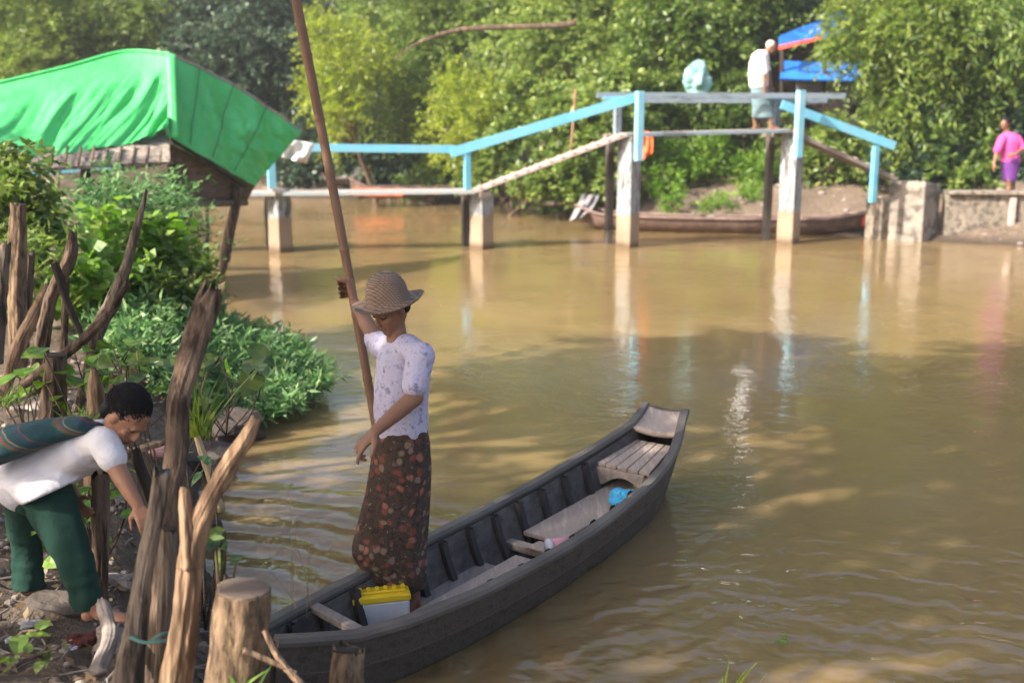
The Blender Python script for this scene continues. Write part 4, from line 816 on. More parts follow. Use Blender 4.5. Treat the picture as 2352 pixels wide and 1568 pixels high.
mb.rings([ringdir(A(75, 1085, 3.62), (.5, -.1, -.85), .11, .10, 24), ringdir(A(108, 1105, 3.59), (.4, -.1, -.9), .128, .115, 24), ringdir(A(122, 1126, 3.58), (.4, -.1, -.9), .12, .11, 24)], 24)
cloth('shirt', mb, BY, 'white_shirt', .0075, 5)
mb = MB(); mb.ell(A(82, 1130, 3.68), np.array([(.105, 0, 0), (0, .10, 0), (0, 0, .085)]))
for pts, rr, ph in (([A(100, 1110, 3.62), A(135, 1200, 3.55), A(172, 1285, 3.50), A(190, 1345, 3.48), A(202, 1395, 3.48)], [.098, .082, .066, .056, .052], 0), ([A(60, 1115, 3.76), A(58, 1200, 3.82), A(62, 1260, 3.85), A(64, 1310, 3.845), A(66, 1350, 3.84)], [.092, .07, .055, .058, .062], 2)):
    P = curve(pts, 30); r_ = np.interp(np.linspace(0, 1, 30), np.linspace(0, 1, len(rr)), rr) * (1 + .05 * np.sin(np.arange(30) * 1.3 + ph) * np.linspace(.2, 1.2, 30) + .03 * rgh.normal(size=30)); T = np.gradient(P, axis=0)
    mb.rings([ringdir(p, t, r * 1.0, r * .86, 28, (0, 1, 0), .045 * (i / 30 + .3), ph + i * .22) for i, (p, t, r) in enumerate(zip(P, T, r_))], 28)
cloth('trousers', mb, BY, 'trouser', .0075, 4)
mb = MB(); bg = [(A(-60, 1055, 3.52), .05, .05), (A(-10, 1030, 3.52), .10, .058), (A(45, 1010, 3.53), .11, .056), (A(100, 994, 3.54), .10, .046), (A(150, 983, 3.55), .078, .038), (A(195, 976, 3.52), .045, .03), (A(218, 974, 3.53), .022, .014)]
mb.rings([ringdir(c, (1, 0.02, .28), a_, b_, 28, (0, 0, 1), .05, i * 1.1) for i, (c, a_, b_) in enumerate(bg)], 28)
SB = thing('shoulder_bag', A(60, 1010, 3.6), 'teal woven shoulder bag with red and yellow stripes slung on the back of the child', 'bag')
off = np.array(SB.location); link('bag_body', remeshed('bag_body', mb, .008, 4, off), 'bag', SB)
mb = MB(); mb.tube(curve([A(120, 990, 3.50), A(170, 978, 3.50), A(215, 972, 3.53), A(238, 980, 3.56)], 14), .016, 8, flat=.5); put('strap', mb, 'bag', SB)

# the old man on the bridge
OM = thing('person', A(1755, 298, 19.85), 'old white haired person in white shirt and grey longyi walking along the raised bridge deck', 'person')
Yo = 19.9; mb = MB(); hc = A(1771, 108, Yo); hf = unit((.9, -.25, -.42)); hu = unit((.42, -.1, .9)); head(mb, hc, hf, hu, 1.0); mb.limb([hc - hu * .06 - [.02, 0, 0], A(1754, 128, Yo)], [.05, .055])
mb.limb([A(1748, 135, Yo), A(1742, 170, Yo), A(1745, 205, Yo)], [.12, .12, .11])
for sg, pts in ((-1, [(1752, 132), (1757, 168), (1756, 205)]), (1, [(1750, 132), (1765, 165), (1772, 200)])):
    P = [A(x, y, Yo + sg * .17) for x, y in pts]; mb.limb(P, [.048, .04, .026]); hand(mb, P[-1], (.1, 0, -1), (0, -sg, 0), (1, 0, 0), 1.0, (.4, .5, .5, .55))
for k, (hx_, hip, kn_, an_) in enumerate(((.08, (1740, 215), (1732, 255), (1735, 290)), (-.08, (1752, 215), (1766, 255), (1772, 289)))):
    P = [A(hip[0], hip[1], Yo + hx_), A(kn_[0], kn_[1], Yo + hx_), A(an_[0], an_[1], Yo + hx_)]; mb.limb([P[0], P[1], P[1] * .6 + P[2] * .4, P[2]], [.05, .045, .045, .034]); foot(mb, P[2], (1, -.1, 0), 1.0)
body_finish('body', mb, OM, 'skin', .012, (hc, hf, hu, 1.0), 2)
mb = MB(); mb.ell(hc + hu * .028 - hf * .022, np.array([(.088, 0, 0), (0, .085, 0), (0, 0, .085)])); cloth('hair', mb, OM, 'hair_white', .011, 2)
mb = MB(); mb.rings(silh([(1740, 1760, 116, Yo, .9), (1728, 1766, 126, Yo, 1.05), (1721, 1767, 145, Yo, .95), (1719, 1764, 170, Yo, .9), (1721, 1765, 196, Yo, .85), (1722, 1764, 202, Yo, .85)], 24), 24); mb.limb([A(1750, 130, Yo - .16), A(1756, 165, Yo - .19)], [.08, .068]); mb.limb([A(1750, 130, Yo + .16), A(1762, 160, Yo + .19)], [.08, .068]); cloth('shirt', mb, OM, 'white_cloth', .014, 3)
mb = MB(); mb.rings(silh([(1724, 1764, 194, Yo, .85), (1725, 1768, 215, Yo, .8), (1727, 1775, 245, Yo, .75), (1727, 1782, 271, Yo, .7)], 28, .8, lambda a, t: .03 * np.sin(6 * a) * t), 28); cloth('longyi', mb, OM, 'longyi_grey', .014, 3)

# the woman in pink on the wall
PK = thing('person', A(2318, 442, 20.5), 'person in pink shirt and purple longyi walking on the far bank above the wall', 'person')
Yk = 20.5; mb = MB(); hc = A(2308, 284, Yk); hf = unit((-.6, -.7, -.2)); hu = unit((-.15, -.1, 1)); head(mb, hc, hf, hu, 1.0); mb.limb([hc - hu * .06, A(2316, 312, Yk)], [.05, .055]); mb.limb([A(2318, 318, Yk), A(2320, 345, Yk), A(2322, 372, Yk)], [.11, .11, .11])
mb.limb([A(2300, 318, Yk - .08), A(2289, 350, Yk - .12), A(2283, 378, Yk - .2)], [.045, .038, .026]); hand(mb, A(2283, 378, Yk - .2), (-.1, -.1, -1), (1, 0, 0), (-.2, -1, 0), 1, (.3, .4, .4, .5))
mb.limb([A(2338, 316, Yk - .02), A(2352, 340, Yk - .06), A(2330, 356, Yk - .22)], [.045, .038, .026]); hand(mb, A(2330, 356, Yk - .22), (-.9, -.1, -.2), (0, 1, 0), (0, 0, 1), 1, (.3, .4, .4, .5))
for hip, kn_, an_, y_ in (((2316, 372), (2315, 405), (2318, 432), -.04), ((2326, 372), (2326, 405), (2328, 428), .10)):
    P = [A(hip[0], hip[1], Yk + y_), A(kn_[0], kn_[1], Yk + y_), A(an_[0], an_[1], Yk + y_)]; mb.limb([P[0], P[1], P[1] * .6 + P[2] * .4, P[2]], [.05, .045, .045, .034]); foot(mb, P[2], (-.6, -.75, 0), 1.0)
body_finish('body', mb, PK, 'skin', .012, (hc, hf, hu, 1.0), 2)
mb = MB(); mb.ell(hc + hu * .045 - hf * .016, np.eye(3) * .09); mb.ell(hc - hf * .09 + hu * .01, np.eye(3) * .04); cloth('hair', mb, PK, 'hair', .011, 2)
mb = MB(); mb.rings(silh([(2308, 2328, 304, Yk, .9), (2296, 2340, 312, Yk, .7), (2292, 2346, 326, Yk, .7), (2296, 2342, 350, Yk, .7), (2298, 2344, 372, Yk, .7)], 24), 24); mb.limb([A(2302, 320, Yk - .08), A(2291, 345, Yk - .11)], [.085, .075]); mb.limb([A(2336, 320, Yk - .02), A(2349, 340, Yk - .05)], [.085, .075]); cloth('shirt', mb, PK, 'pink', .013, 3)
mb = MB(); mb.rings(silh([(2299, 2343, 362, Yk, .75), (2300, 2342, 380, Yk, .75), (2302, 2338, 400, Yk, .7), (2304, 2332, 418, Yk, .7)], 28, .8, lambda a, t: .03 * np.sin(6 * a) * t), 28); cloth('longyi', mb, PK, 'purple', .013, 3)
# ---------------------------------------------------------------- stakes, logs and stumps on the near bank
def stick(nm, pts, Y, rad, mat, label, cat, seed=0, cut=None, n=16, group=None, jit=.035, knob=.035, spur=None, sink=.25, ridge=.07, k=22, ycap=None):
    """pts: pixels from the top down, Y one value or one per point, rad in pixels (half width)"""
    Ys = Y if hasattr(Y, '__len__') else [Y] * len(pts); P = [A(x, y, d) for (x, y), d in zip(pts, Ys)]; r = [q * mpp(x, y, d) for q, (x, y), d in zip(rad, pts, Ys)]
    d = unit(P[-1] - P[-2]); P = list(curve(P, max(len(P), 5) * 2)); r = list(np.interp(np.linspace(0, 1, len(P)), np.linspace(0, 1, len(r)), r)); P.append(P[-1] + d * sink); r.append(r[-1]); base = P[-2].copy(); t = thing(nm, base, label, cat, group)
    K = 100; NA = 60; Q = curve(P, K); rr = np.interp(np.linspace(0, 1, K), np.linspace(0, 1, len(r)), r); mb = MB()
    def wood(Q, rr, sd_, amp=1.0, jag=1.0):
        kk = len(Q); T = np.gradient(Q, axis=0); T /= np.linalg.norm(T, axis=1)[:, None]; u = unit(np.cross(T[0], (.3, 1, .1))); rows = []; a = np.arange(NA) * 2 * math.pi / NA; L = np.r_[0, np.cumsum(np.linalg.norm(np.diff(Q, axis=0), axis=1))]
        for i in range(kk):
            u = unit(u - T[i] * (u @ T[i])); b_ = np.cross(T[i], u); R_ = max(np.mean(rr), .01)
            gx_, gy_ = np.cos(a) * 2.6, np.sin(a) * 2.6; sl_ = L[i] / R_ * .22
            q = 1 + amp * (.30 * fbm(gx_ + sl_ * .8 + sd_ * 7.3, gy_ + sl_ * .55, 2, sd_) + .20 * fbm(gx_ * 2.6 + sl_ * .5, gy_ * 2.6 - sl_ * .45, 3, sd_ + 3)) + .11 * amp * fbm(gx_ * 5.5 + sl_ * .35, gy_ * 5.5 + sd_, 2, sd_ + 4) + .22 * amp * vnoise(np.full(NA, L[i] / R_ * .8 + sd_), np.cos(a) * 1.5 + 5, sd_ + 8) - .11 * amp
            jg = -T[i] * 0; off_ = (np.clip(1 - L[i] / (R_ * 2.2), 0, 1) ** 1.5 * jag * rr[min(3, kk - 1)] * 1.6 * (fbm(gx_ * 1.3 + sd_, gy_ * 1.3, 3, sd_ + 5)))[:, None] * T[i]
            rows.append(Q[i] + (np.cos(a) * rr[i] * q)[:, None] * u + (np.sin(a) * rr[i] * q)[:, None] * b_ - off_)
        return rows
    jagd = 0. if (cut and cut != 'bark_dark') else (.5 if cut else 1.)
    mb.rings(wood(Q, rr, seed, .55 if nm == 'stump' and cut == 'cutwood' else .72, jagd), NA)
    if spur:
        for sp_, sr, sy in spur:
            S_ = curve([A(x, y, sy) for x, y in sp_], 34); mb.rings(wood(S_, np.interp(np.linspace(0, 1, 34), np.linspace(0, 1, len(sr)), [q * mpp(*sp_[0], sy) for q in sr]), seed + 9), NA)
    me = mb.mesh('wood', base); o = link('wood', me, mat, t)
    if cut:                                          # a sawn or broken top, its own lighter wood
        a = Q[0]; dd = unit(Q[0] - Q[1]); mb = MB(); mb.tube([a - dd * .004, a + dd * .004, a + dd * .006], [rr[0] * .97, rr[0] * .93, rr[0] * .5], n, .03, 0, seed=seed, ridge=ridge); put('cut_end', mb, cut, t, False)
    return t
stick('log', [(490, 664), (476, 700), (450, 780), (418, 890), (408, 945), (405, 1055), (388, 1131), (378, 1250), (368, 1400), (366, 1500)], [3.5, 3.5, 3.46, 3.4, 3.38, 3.34, 3.3, 3.25, 3.2, 3.18], [22, 29, 28, 28, 28, 27, 26, 27, 28, 28], 'bark', 'tall dark cracked log leaning up behind the pale forked driftwood', 'log', 1, None, knob=.03, ridge=.10)
mb = MB(); c = A(508, 652, 3.5); mb.add([c + [-.012, 0, -.01], c + [.012, 0, .002], c + [.010, .012, .006], c + [-.01, .012, -.005], c + [0, 0, -.035]], [(0, 1, 2, 3), (0, 4, 1), (1, 4, 2), (2, 4, 3), (3, 4, 0)]); tag(put('wood_chip', mb, 'freshwood', None, False, c), 'pale wood chip on the tip of the tall dark log', 'chip')
stick('stake', [(372, 1085), (356, 1190), (331, 1305), (316, 1421), (292, 1568)], [2.98, 2.97, 2.95, 2.93, 2.9], [18, 20, 21, 25, 33], 'bark_grey', 'grey brown slanting stake just right of the bending child', 'stake', 2, None)
stick('stake', [(388, 1215), (384, 1330), (378, 1568)], [3.08, 3.06, 3.02], [19, 20, 20], 'bark_grey', 'short hollow topped stake between the slanting stake and the forked driftwood', 'stake', 3, 'bark_dark')
stick('driftwood', [(588, 958), (572, 995), (532, 1061), (486, 1141), (452, 1221), (438, 1301), (426, 1421), (404, 1568)], [2.86] * 8, [9, 16, 21, 20, 26, 28, 30, 34], 'driftwood', 'pale forked piece of driftwood standing upright beside the sawn stump', 'log', 4, None, knob=.05, ridge=.12, spur=[([(424, 1122), (428, 1170), (434, 1240), (438, 1301)], (10, 14, 20, 24), 2.845)], sink=.35)
stick('stump', [(559, 1352), (556, 1400), (547, 1480), (536, 1568)], [2.8] * 4, [61, 63, 64, 68], 'bark_tan', 'thick sawn tree stump with rough tan bark beside the stern of the boat', 'stump', 5, 'cutwood', n=28, jit=.015, knob=.01, sink=.4, ridge=.05, k=14)
stick('stump', [(800, 1492), (797, 1540), (796, 1600)], [3.14, 3.12, 3.1], [36, 37, 38], 'bark_tan', 'short broken post at the water edge in front of the boat side', 'stump', 6, 'bark_dark', n=20, sink=.5, k=12)
stick('twig', [(608, 1448), (640, 1510), (700, 1580)], [2.72] * 3, [6, 7, 8], 'driftwood', 'pale bent twig leaning on the right side of the sawn stump', 'twig', 7, n=8)
stick('twig', [(560, 1492), (610, 1512), (665, 1538)], [2.68, 2.7, 2.72], [6, 6, 5], 'driftwood', 'thin pale twig lying across the front of the sawn stump', 'twig', 8, n=8, sink=.02)
stick('stake', [(42, 470), (40, 560), (38, 660), (42, 772)], [6.9, 6.9, 6.9, 6.9], [17, 19, 19, 20], 'bark_tan', 'thick tan post with a dark knobbed top at the leafy bush', 'stake', 9, 'bark_dark')
stick('stake', [(66, 585), (62, 660), (52, 760)], [7.1] * 3, [13, 14, 15], 'bark', 'thin dark brown stake touching the thick tan post', 'stake', 10)
stick('stake', [(12, 560), (6, 640), (-2, 745)], [6.6] * 3, [12, 13, 14], 'bark_grey', 'narrow grey stake cut by the edge of the picture beside the thick tan post', 'stake', 11)
stick('stake', [(110, 658), (80, 720), (48, 785), (22, 862)], [6.4, 6.35, 6.3, 6.25], [8, 14, 16, 13], 'driftwood', 'leaning split plank like stake with a lit pale edge', 'stake', 12, None)
stick('stake', [(168, 532), (162, 588), (138, 640), (116, 690), (103, 753), (92, 812)], [6.1] * 6, [8, 14, 16, 14, 16, 16], 'bark', 'thick crooked brown trunk forking above the bank', 'stake', 13, None, spur=[([(150, 640), (150, 700), (148, 760), (144, 815)], (9, 7, 7, 8), 6.0)])
stick('branch', [(126, 605), (152, 687), (180, 753), (206, 815), (236, 900)], [5.8] * 5, [9, 9, 7, 7, 8], 'bark_dark', 'dark thin branch crossing down through the stakes', 'branch', 14, n=10)
stick('branch', [(337, 437), (315, 522), (288, 618), (260, 690), (228, 755), (204, 845)], [5.6] * 6, [3, 9, 12, 17, 15, 12], 'bark_grey', 'long pointed grey branch rising in front of the bright leafy bush', 'branch', 15)
stick('branch', [(293, 650), (258, 705), (215, 755), (168, 800), (140, 820)], [5.35] * 5, [7, 10, 11, 10, 11], 'bark', 'short slanting branch resting across the foot of the long pointed branch', 'branch', 16, n=12)
stick('stump', [(128, 815), (126, 880), (122, 950), (118, 990)], [5.3] * 4, [22, 24, 27, 34], 'bark', 'dark stubby tree stump on the bank left above the head of the child', 'stump', 17, 'bark_dark')
stick('stump', [(214, 848), (218, 885), (222, 950), (222, 1010)], [4.9] * 4, [6, 17, 23, 28], 'driftwood', 'pointed pale broken stump just above the hair of the child', 'stump', 18, None)
stick('stump', [(268, 868), (262, 900), (255, 960)], [5.1] * 3, [9, 14, 18], 'bark', 'small brown stub beside the pointed pale stump', 'stump', 27, None)
stick('stake', [(232, 1095), (230, 1180), (232, 1340)], [3.75] * 3, [20, 18, 17], 'bark', 'reddish brown upright stake in the gap under the arms of the child', 'stake', 19)
stick('branch', [(312, 1030), (322, 1070), (345, 1130), (372, 1190)], [3.9] * 4, [9, 11, 12, 12], 'bark_dark', 'dark branch slanting behind the hand of the child', 'branch', 20, n=10)
stick('branch', [(392, 1012), (345, 1024), (300, 1040)], [4.2, 4.15, 4.1], [7, 8, 9], 'driftwood', 'pale dead branch lying on the dark bank in front of the face of the child', 'branch', 21, n=10, sink=.1)
stick('stick', [(236, 1388), (248, 1430), (252, 1470), (228, 1530)], [3.3, 3.2, 3.1, 3.0], [14, 15, 17, 20], 'stone', 'pale rounded stick on the ground under the front foot of the child', 'stick', 22, n=10, sink=.02)
stick('reed', [(448, 985), (455, 1010), (470, 1055)], [4.6] * 3, [7, 8, 9], 'freshwood', 'dry yellow reed stub in the dark mud by the water weeds', 'reed', 23, n=8)
mb = MB(); mb.tube(curve([A(300, 1462, 2.88), A(330, 1474, 2.86), A(362, 1472, 2.86), A(400, 1468, 2.9)], 10), .008, 8, flat=.5); mb.tube(curve([A(348, 1470, 2.88), A(372, 1455, 2.9), A(396, 1450, 2.95)], 8), .007, 8, flat=.5)
tag(put('twine', mb, 'twine', None, True, A(340, 1470, 2.87)), 'green plastic twine tied round the slanting stake', 'twine')

# ---------------------------------------------------------------- things on the ground
def gpt(px, py):                                     # where the picture's ray meets the bank
    r = ray(px, py); t = np.linspace(2.2, 9, 3000); P = np.array([0, 0, CZ]) + t[:, None] * r; h = height(P[:, 0], P[:, 1]); i = int(np.argmax(P[:, 2] <= np.maximum(h, 0))); return P[i]
for px, py, r, mat, lab, cat, sd, fl in ((640 / 4.27 + 0, 1482, (.045, .03, .006), 'litter_white', 'white torn paper scrap beside the maroon rag', 'litter', 31, .5), (12, 1468, (.022, .03, .006), 'litter_white', 'white paper bit nearest the picture edge', 'litter', 32, .5), (30, 1476, (.022, .026, .006), 'litter_white', 'second white paper bit by the green leaf', 'litter', 33, .5),
        (50, 1490, (.02, .025, .006), 'litter_pink', 'small faded pink scrap next to the white paper bits', 'litter', 34, .5), (196, 1478, (.075, .05, .03), 'maroon', 'dark maroon crumpled rag on the ground below the foot of the child', 'rag', 35, .5), (60, 1432, (.05, .035, .006), 'grey_cloth', 'grey translucent plastic scrap on the dirt', 'litter', 36, .5),
        (356, 1496, (.035, .03, .025), 'litter_pink', 'pink crumpled plastic between the two stakes', 'litter', 37, .6), (366, 1250, (.02, .03, .05), 'litter_white', 'thin white plastic strip behind the slanting stake', 'litter', 38, .6), (250, 1480, (.05, .08, .045), 'stone', 'pale angular stone at the foot of the slanting stake', 'stone', 39, .6),
        (285, 1345, (.07, .05, .035), 'stone', 'light stone in front of the toes of the child', 'stone', 40, .6), (290, 1165, (.075, .05, .035), 'stone', 'white stone near the reaching hand of the child', 'stone', 41, .6), (352, 1052, (.09, .05, .05), 'litter_pink', 'pinkish plastic wrap caught on the dark bank', 'litter', 42, .6),
        (322, 1200, (.035, .025, .03), 'litter_pink', 'pink scrap at the fingertips of the child', 'litter', 43, .6), (470, 1510, (.05, .04, .04), 'stone', 'grey stone between the forked driftwood and the sawn stump', 'stone', 44, .6), (1000 / 4 + 8, 1415, (.03, .025, .02), 'stone', 'small round stone left of the slanting stake', 'stone', 45, .6), (460, 1360, (.06, .05, .04), 'stone_dark', 'dark wet stone at the water edge behind the forked driftwood', 'stone', 46, .6),
        (100, 870, (.16, .12, .07), 'stone', 'pale pinkish clod of earth beside the dark stubby stump', 'clod', 47, .6), (70, 940, (.12, .09, .04), 'stone', 'flat pale clod on the sunlit path', 'clod', 48, .6), (520, 1010, (.26, .17, .14), 'stone_dark', 'big dark muddy clod hanging over the water under the weeds', 'clod', 49, .7), (465, 1085, (.2, .15, .12), 'stone_dark', 'dark muddy clod at the waterline behind the tall log', 'clod', 50, .7), (640 - 170, 1225, (.10, .08, .05), 'stone_dark', 'low dark clod in the shallow water by the forked driftwood', 'clod', 51, .7), (350, 1330, (.08, .06, .04), 'stone_dark', 'dark clod between the stakes behind the hollow one', 'clod', 52, .7), (140, 1395, (.13, .09, .03), 'stone_dark', 'dark clod between the feet of the child', 'clod', 53, .7)):
    crumple(cat, gpt(px, py) - [0, 0, .004], r, mat, lab, cat, sd, fl, n=16)
rg = np.random.default_rng(11)
P = np.stack([rg.uniform(-3.4, -.5, 6000), rg.uniform(2.4, 8, 6000)], 1); dn = sdist(P[:, 0], P[:, 1], NEAR); P = P[dn > .12][:2600]; P3 = np.c_[P, height(P[:, 0], P[:, 1]) + .008]
D = norm(rg.normal(size=(len(P3), 3)) * [1, 1, .18]); V = sprays(P3, D, .02, 1, .05, .02, rg, .0, 1.5)
tag(link('leaf_litter', quads_mesh('leaf_litter', V), 'leaf_dry', None, False), 'dry brown leaf litter strewn on the muddy bank', 'leaf litter', None, 'stuff')
mb = MB()
for k in range(420):
    p = P3[rg.integers(len(P3))]; a = rg.uniform(0, 3.14); l = rg.uniform(.03, .14); d = np.array([math.cos(a), math.sin(a), rg.normal() * .12]); mb.tube([p - d * l, p + [0, 0, .006], p + d * l], rg.uniform(.002, .006), 5, .1)
for k in range(700):
    p = P3[rg.integers(len(P3))]; r = rg.uniform(.006, .024); mb.ell(p, np.diag([r, r * rg.uniform(.6, 1), r * .7]), 6, 5)
tag(put('debris', mb, 'stone', None, False, (-1.5, 4, .6)), 'small twigs, chips and pebbles scattered on the muddy bank', 'debris', None, 'stuff')

# ---------------------------------------------------------------- plants on the near bank
def scatter_poly(poly, n, rg, z=0.):
    poly = np.array(poly, float); lo, hi = poly.min(0), poly.max(0); out = []
    while len(out) < n:
        q = rg.uniform(lo, hi, (n * 3, 2)); ins = sdist(q[:, 0], q[:, 1], poly) > 0; out += list(q[ins])
    q = np.array(out[:n]); d = sdist(q[:, 0], q[:, 1], poly); return q, d
wp = [AZ(x, y, .1)[:2] for x, y in ((150, 800), (250, 735), (400, 728), (480, 745), (560, 775), (660, 810), (735, 872), (755, 892), (705, 925), (640, 950), (560, 975), (470, 975), (380, 990), (240, 985))]
q, d = scatter_poly(wp, 3200, rg); hgt = .12 + .32 * np.clip(d / .8, 0, 1) + .12 * fbm(q[:, 0] * 1.5, q[:, 1] * 1.5, 3, 4)
gz = np.maximum(height(q[:, 0], q[:, 1]), 0); P3 = np.c_[q, gz + hgt * rg.uniform(.25, 1, len(q))]; D = norm(np.c_[rg.normal(size=(len(q), 2)) * .5 + [.25, -.12], np.full(len(q), .75)])
tag(link('water_weeds', quads_mesh('water_weeds', sprays(P3, D, .22, 9, .11, .024, rg, .1, .5, .7)), 'leaf_weed', None, False), 'dense bed of bright green water weeds spreading from the bank over the river', 'water weeds', None, 'stuff')
def plant(nm, label, cat, base, V, mat, stems=None, group=None, rg=rg):
    t = thing(nm, base, label, cat, group); link('foliage', quads_mesh('foliage', V, base), mat, t, False)
    if stems:
        mb = MB()
        for s_, r in stems: mb.tube(s_, r, 6)
        put('stem', mb, 'bark', t)
    return t
def bigleaf(c, d, up, L, W, fold=.18, k=6):          # one broad heart shaped leaf as a strip of quads
    d = unit(d); s1 = unit(np.cross(d, up)); u = np.cross(s1, d); t = np.linspace(0, 1, k + 1); wv = np.sin(np.pi * t ** .62) * W * .5 + .002; out = []
    mid = np.asarray(c) + d * t[:, None] * L - u * (.22 * L * t ** 2)[:, None]
    for sg in (-1, 1):
        e = mid + s1 * (sg * wv)[:, None] + u * (wv * fold)[:, None]
        for i in range(k): out.append([mid[i], mid[i + 1], e[i + 1], e[i]] if sg > 0 else [mid[i], e[i], e[i + 1], mid[i + 1]])
    return np.array(out)
def leafy(nm, label, px, py, Y, n, L, W, r, mat, seed, base_py=None, up=(0, -.3, 1), cat='plant'):
    rg = np.random.default_rng(seed); c = A(px, py, Y); b = np.array([c[0], c[1], max(0, hz(c[0], c[1]))]) if base_py is None else A(px, base_py, Y); V = []; st = []
    for k in range(n):
        p = c + rg.normal(size=3) * r; d = unit(rg.normal(size=3) * [1, 1, .5] + [0, -.3, -.15]); V.append(bigleaf(p, d, unit(np.array(up) + rg.normal(size=3) * .35), L * rg.uniform(.6, 1.2), W * rg.uniform(.6, 1.2))); st.append((curve([b, (b + p) / 2 + rg.normal(size=3) * r * .3, p], 6), .0035))
    return plant(nm, label, cat, b, np.concatenate(V), mat, st)
leafy('leafy_plant', 'small plant with hanging dark green leaves by the water beside the forked driftwood', 512, 1268, 2.95, 8, .075, .042, (.022, .03, .045), 'leaf_mid', 61, 1420)
leafy('leafy_plant', 'bright bushy plant growing beneath the arms of the child', 190, 1150, 3.95, 26, .085, .055, (.10, .1, .09), 'leaf_bright', 62)
leafy('leafy_plant', 'broad leaved plant beside the tall dark log over the water weeds', 520, 850, 4.9, 7, .2, .12, (.12, .1, .06), 'leaf_mid', 63, 1000)
leafy('vine', 'large leaved vine around the dark stubby stump', 180, 860, 5.2, 24, .13, .1, (.25, .15, .09), 'leaf_bright', 64)
leafy('vine', 'green creeping leaves just right of the head of the child', 340, 870, 5.0, 14, .14, .10, (.16, .15, .07), 'leaf_mid', 65)
leafy('leafy_plant', 'pale green sprig on the bank behind the tall dark log', 448, 1062, 4.4, 8, .07, .04, (.07, .06, .06), 'leaf_weed', 66)
leafy('leafy_plant', 'tiny green seedling on the dirt below the maroon rag', 90, 1500, 2.9, 8, .06, .035, (.06, .04, .008), 'leaf_mid', 67, 1505)
leafy('leafy_plant', 'flat dark green leaf on the dirt beside the grey plastic scrap', 42, 1455, 3.02, 3, .10, .06, (.03, .02, .004), 'leaf_mid', 68, 1458)
leafy('leafy_plant', 'leafy weed by the elbow of the striped bag', 60, 880, 5.6, 10, .14, .1, (.14, .12, .06), 'leaf_bright', 69)
def blades(nm, label, px, py, Y, n, L, W, mat, seed, spread=.5, lean=(0, 0, 1), cat='grass', par_kind=None):
    rg = np.random.default_rng(seed); b = A(px, py, Y); V = []
    for k in range(n):
        d = unit(np.array(lean) + rg.normal(size=3) * spread * [1, 1, .2]); l = L * rg.uniform(.5, 1.1); s1 = unit(np.cross(d, rg.normal(size=3))); t = np.linspace(0, 1, 6); mid = b + rg.normal(size=3) * [.03, .03, 0] + d * (t * l)[:, None] + np.array([d[0], d[1], -.35]) * (t ** 2 * l * .35)[:, None]; wv = W * .5 * (1 - t ** 2) + .0006
        for i in range(5): V.append([mid[i] - s1 * wv[i], mid[i] + s1 * wv[i], mid[i + 1] + s1 * wv[i + 1], mid[i + 1] - s1 * wv[i + 1]])
    o = link(nm, quads_mesh(nm, np.array(V), b), mat, None, False, b); return tag(o, label, cat)
blades('sedge', 'tall dark green sedge blades rising right behind the tall log', 468, 1010, 4.7, 16, .42, .014, 'leaf_mid', 71, .22, (.12, 0, 1))
blades('sedge', 'yellow green sedge tuft at the foot of the tall sedge blades', 452, 1000, 4.55, 14, .24, .018, 'leaf_lime', 72, .28)
for k, (px, lab) in enumerate(((1655, 'yellowish grass tuft at the lower edge in front of the open water'), (1705, 'thin yellow grass blades right of the larger tuft'))):
    blades('grass_tuft', lab, px, 1610, 3.0, 9 - 3 * k, .16, .005, 'leaf_lime', 74 + k, .4)
blades('grass_tuft', 'fine dry grass stems over the ripples behind the sawn stump', 690, 1400, 3.5, 7, .5, .003, 'leaf_dry', 77, .16)
blades('grass_tuft', 'green grass tuft on the sunlit path left of the stubby stump', 20, 930, 5.4, 30, .14, .006, 'leaf_bright', 78, .5)
blades('grass_tuft', 'pale grass tuft at the root of the pointed pale stump', 185, 985, 4.8, 34, .16, .006, 'leaf_bright', 79, .5)
blades('grass_tuft', 'thin green grass at the foot of the sawn stump', 545, 1600, 2.55, 14, .09, .005, 'leaf_bright', 80, .5)
tag(link('floating_leaf', quads_mesh('floating_leaf', np.concatenate([bigleaf(AZ(1800, 1465, .012), (.4, .9, .05), (0, 0, 1), .05, .03), bigleaf(AZ(1806, 1478, .012), (-.6, .8, .2), (0, 0, 1), .045, .03), bigleaf(AZ(1795, 1472, .012), (-.9, .2, .1), (0, 0, 1), .04, .025)]), AZ(1800, 1465, .0)), 'leaf_bright', None, False, AZ(1800, 1465, .0)), 'small bright green leaf cluster floating on the open water', 'leaf')

# bushes between the stakes and the hut
def bush(nm, label, cat, blobs, mat, seed, **kw):
    rg = np.random.default_rng(seed); b = np.array(blobs[0][0]); b = np.array([b[0], b[1], max(-.05, hz(b[0], b[1]))]); t = thing(nm, b, label, cat, kw.pop('group', None)); mb = MB()
    for c, r in blobs[:6]:
        c = np.asarray(c); q = c - [0, 0, .2]; mb.tube(curve([b + rg.normal(size=3) * [.1, .1, 0], (b + q) / 2 + rg.normal(size=3) * .08, q], 6), np.linspace(.028, .008, 6), 6)
    put('stem', mb, 'bark', t); link('foliage', quads_mesh('foliage', crown(blobs, rg, **kw), b), mat, t, False); return t
bush('bush', 'bright green bush of broad heart shaped leaves behind the long pointed branch', 'bush', [pb(300, 580, 9.2, .36, .35, .36), pb(220, 620, 8.8, .34, .3, .34), pb(370, 610, 9.4, .3, .3, .3), pb(150, 640, 8.4, .3, .3, .3), pb(320, 665, 8.9, .4, .35, .2), pb(95, 590, 8.6, .26, .3, .3), pb(270, 520, 9.3, .24, .25, .22)], 'leaf_bright', 81, leaf=(.12, .10), lai=2.0, k=5, L=.18, droop=.3, cl=.22, ncl=16, upn=1.3)
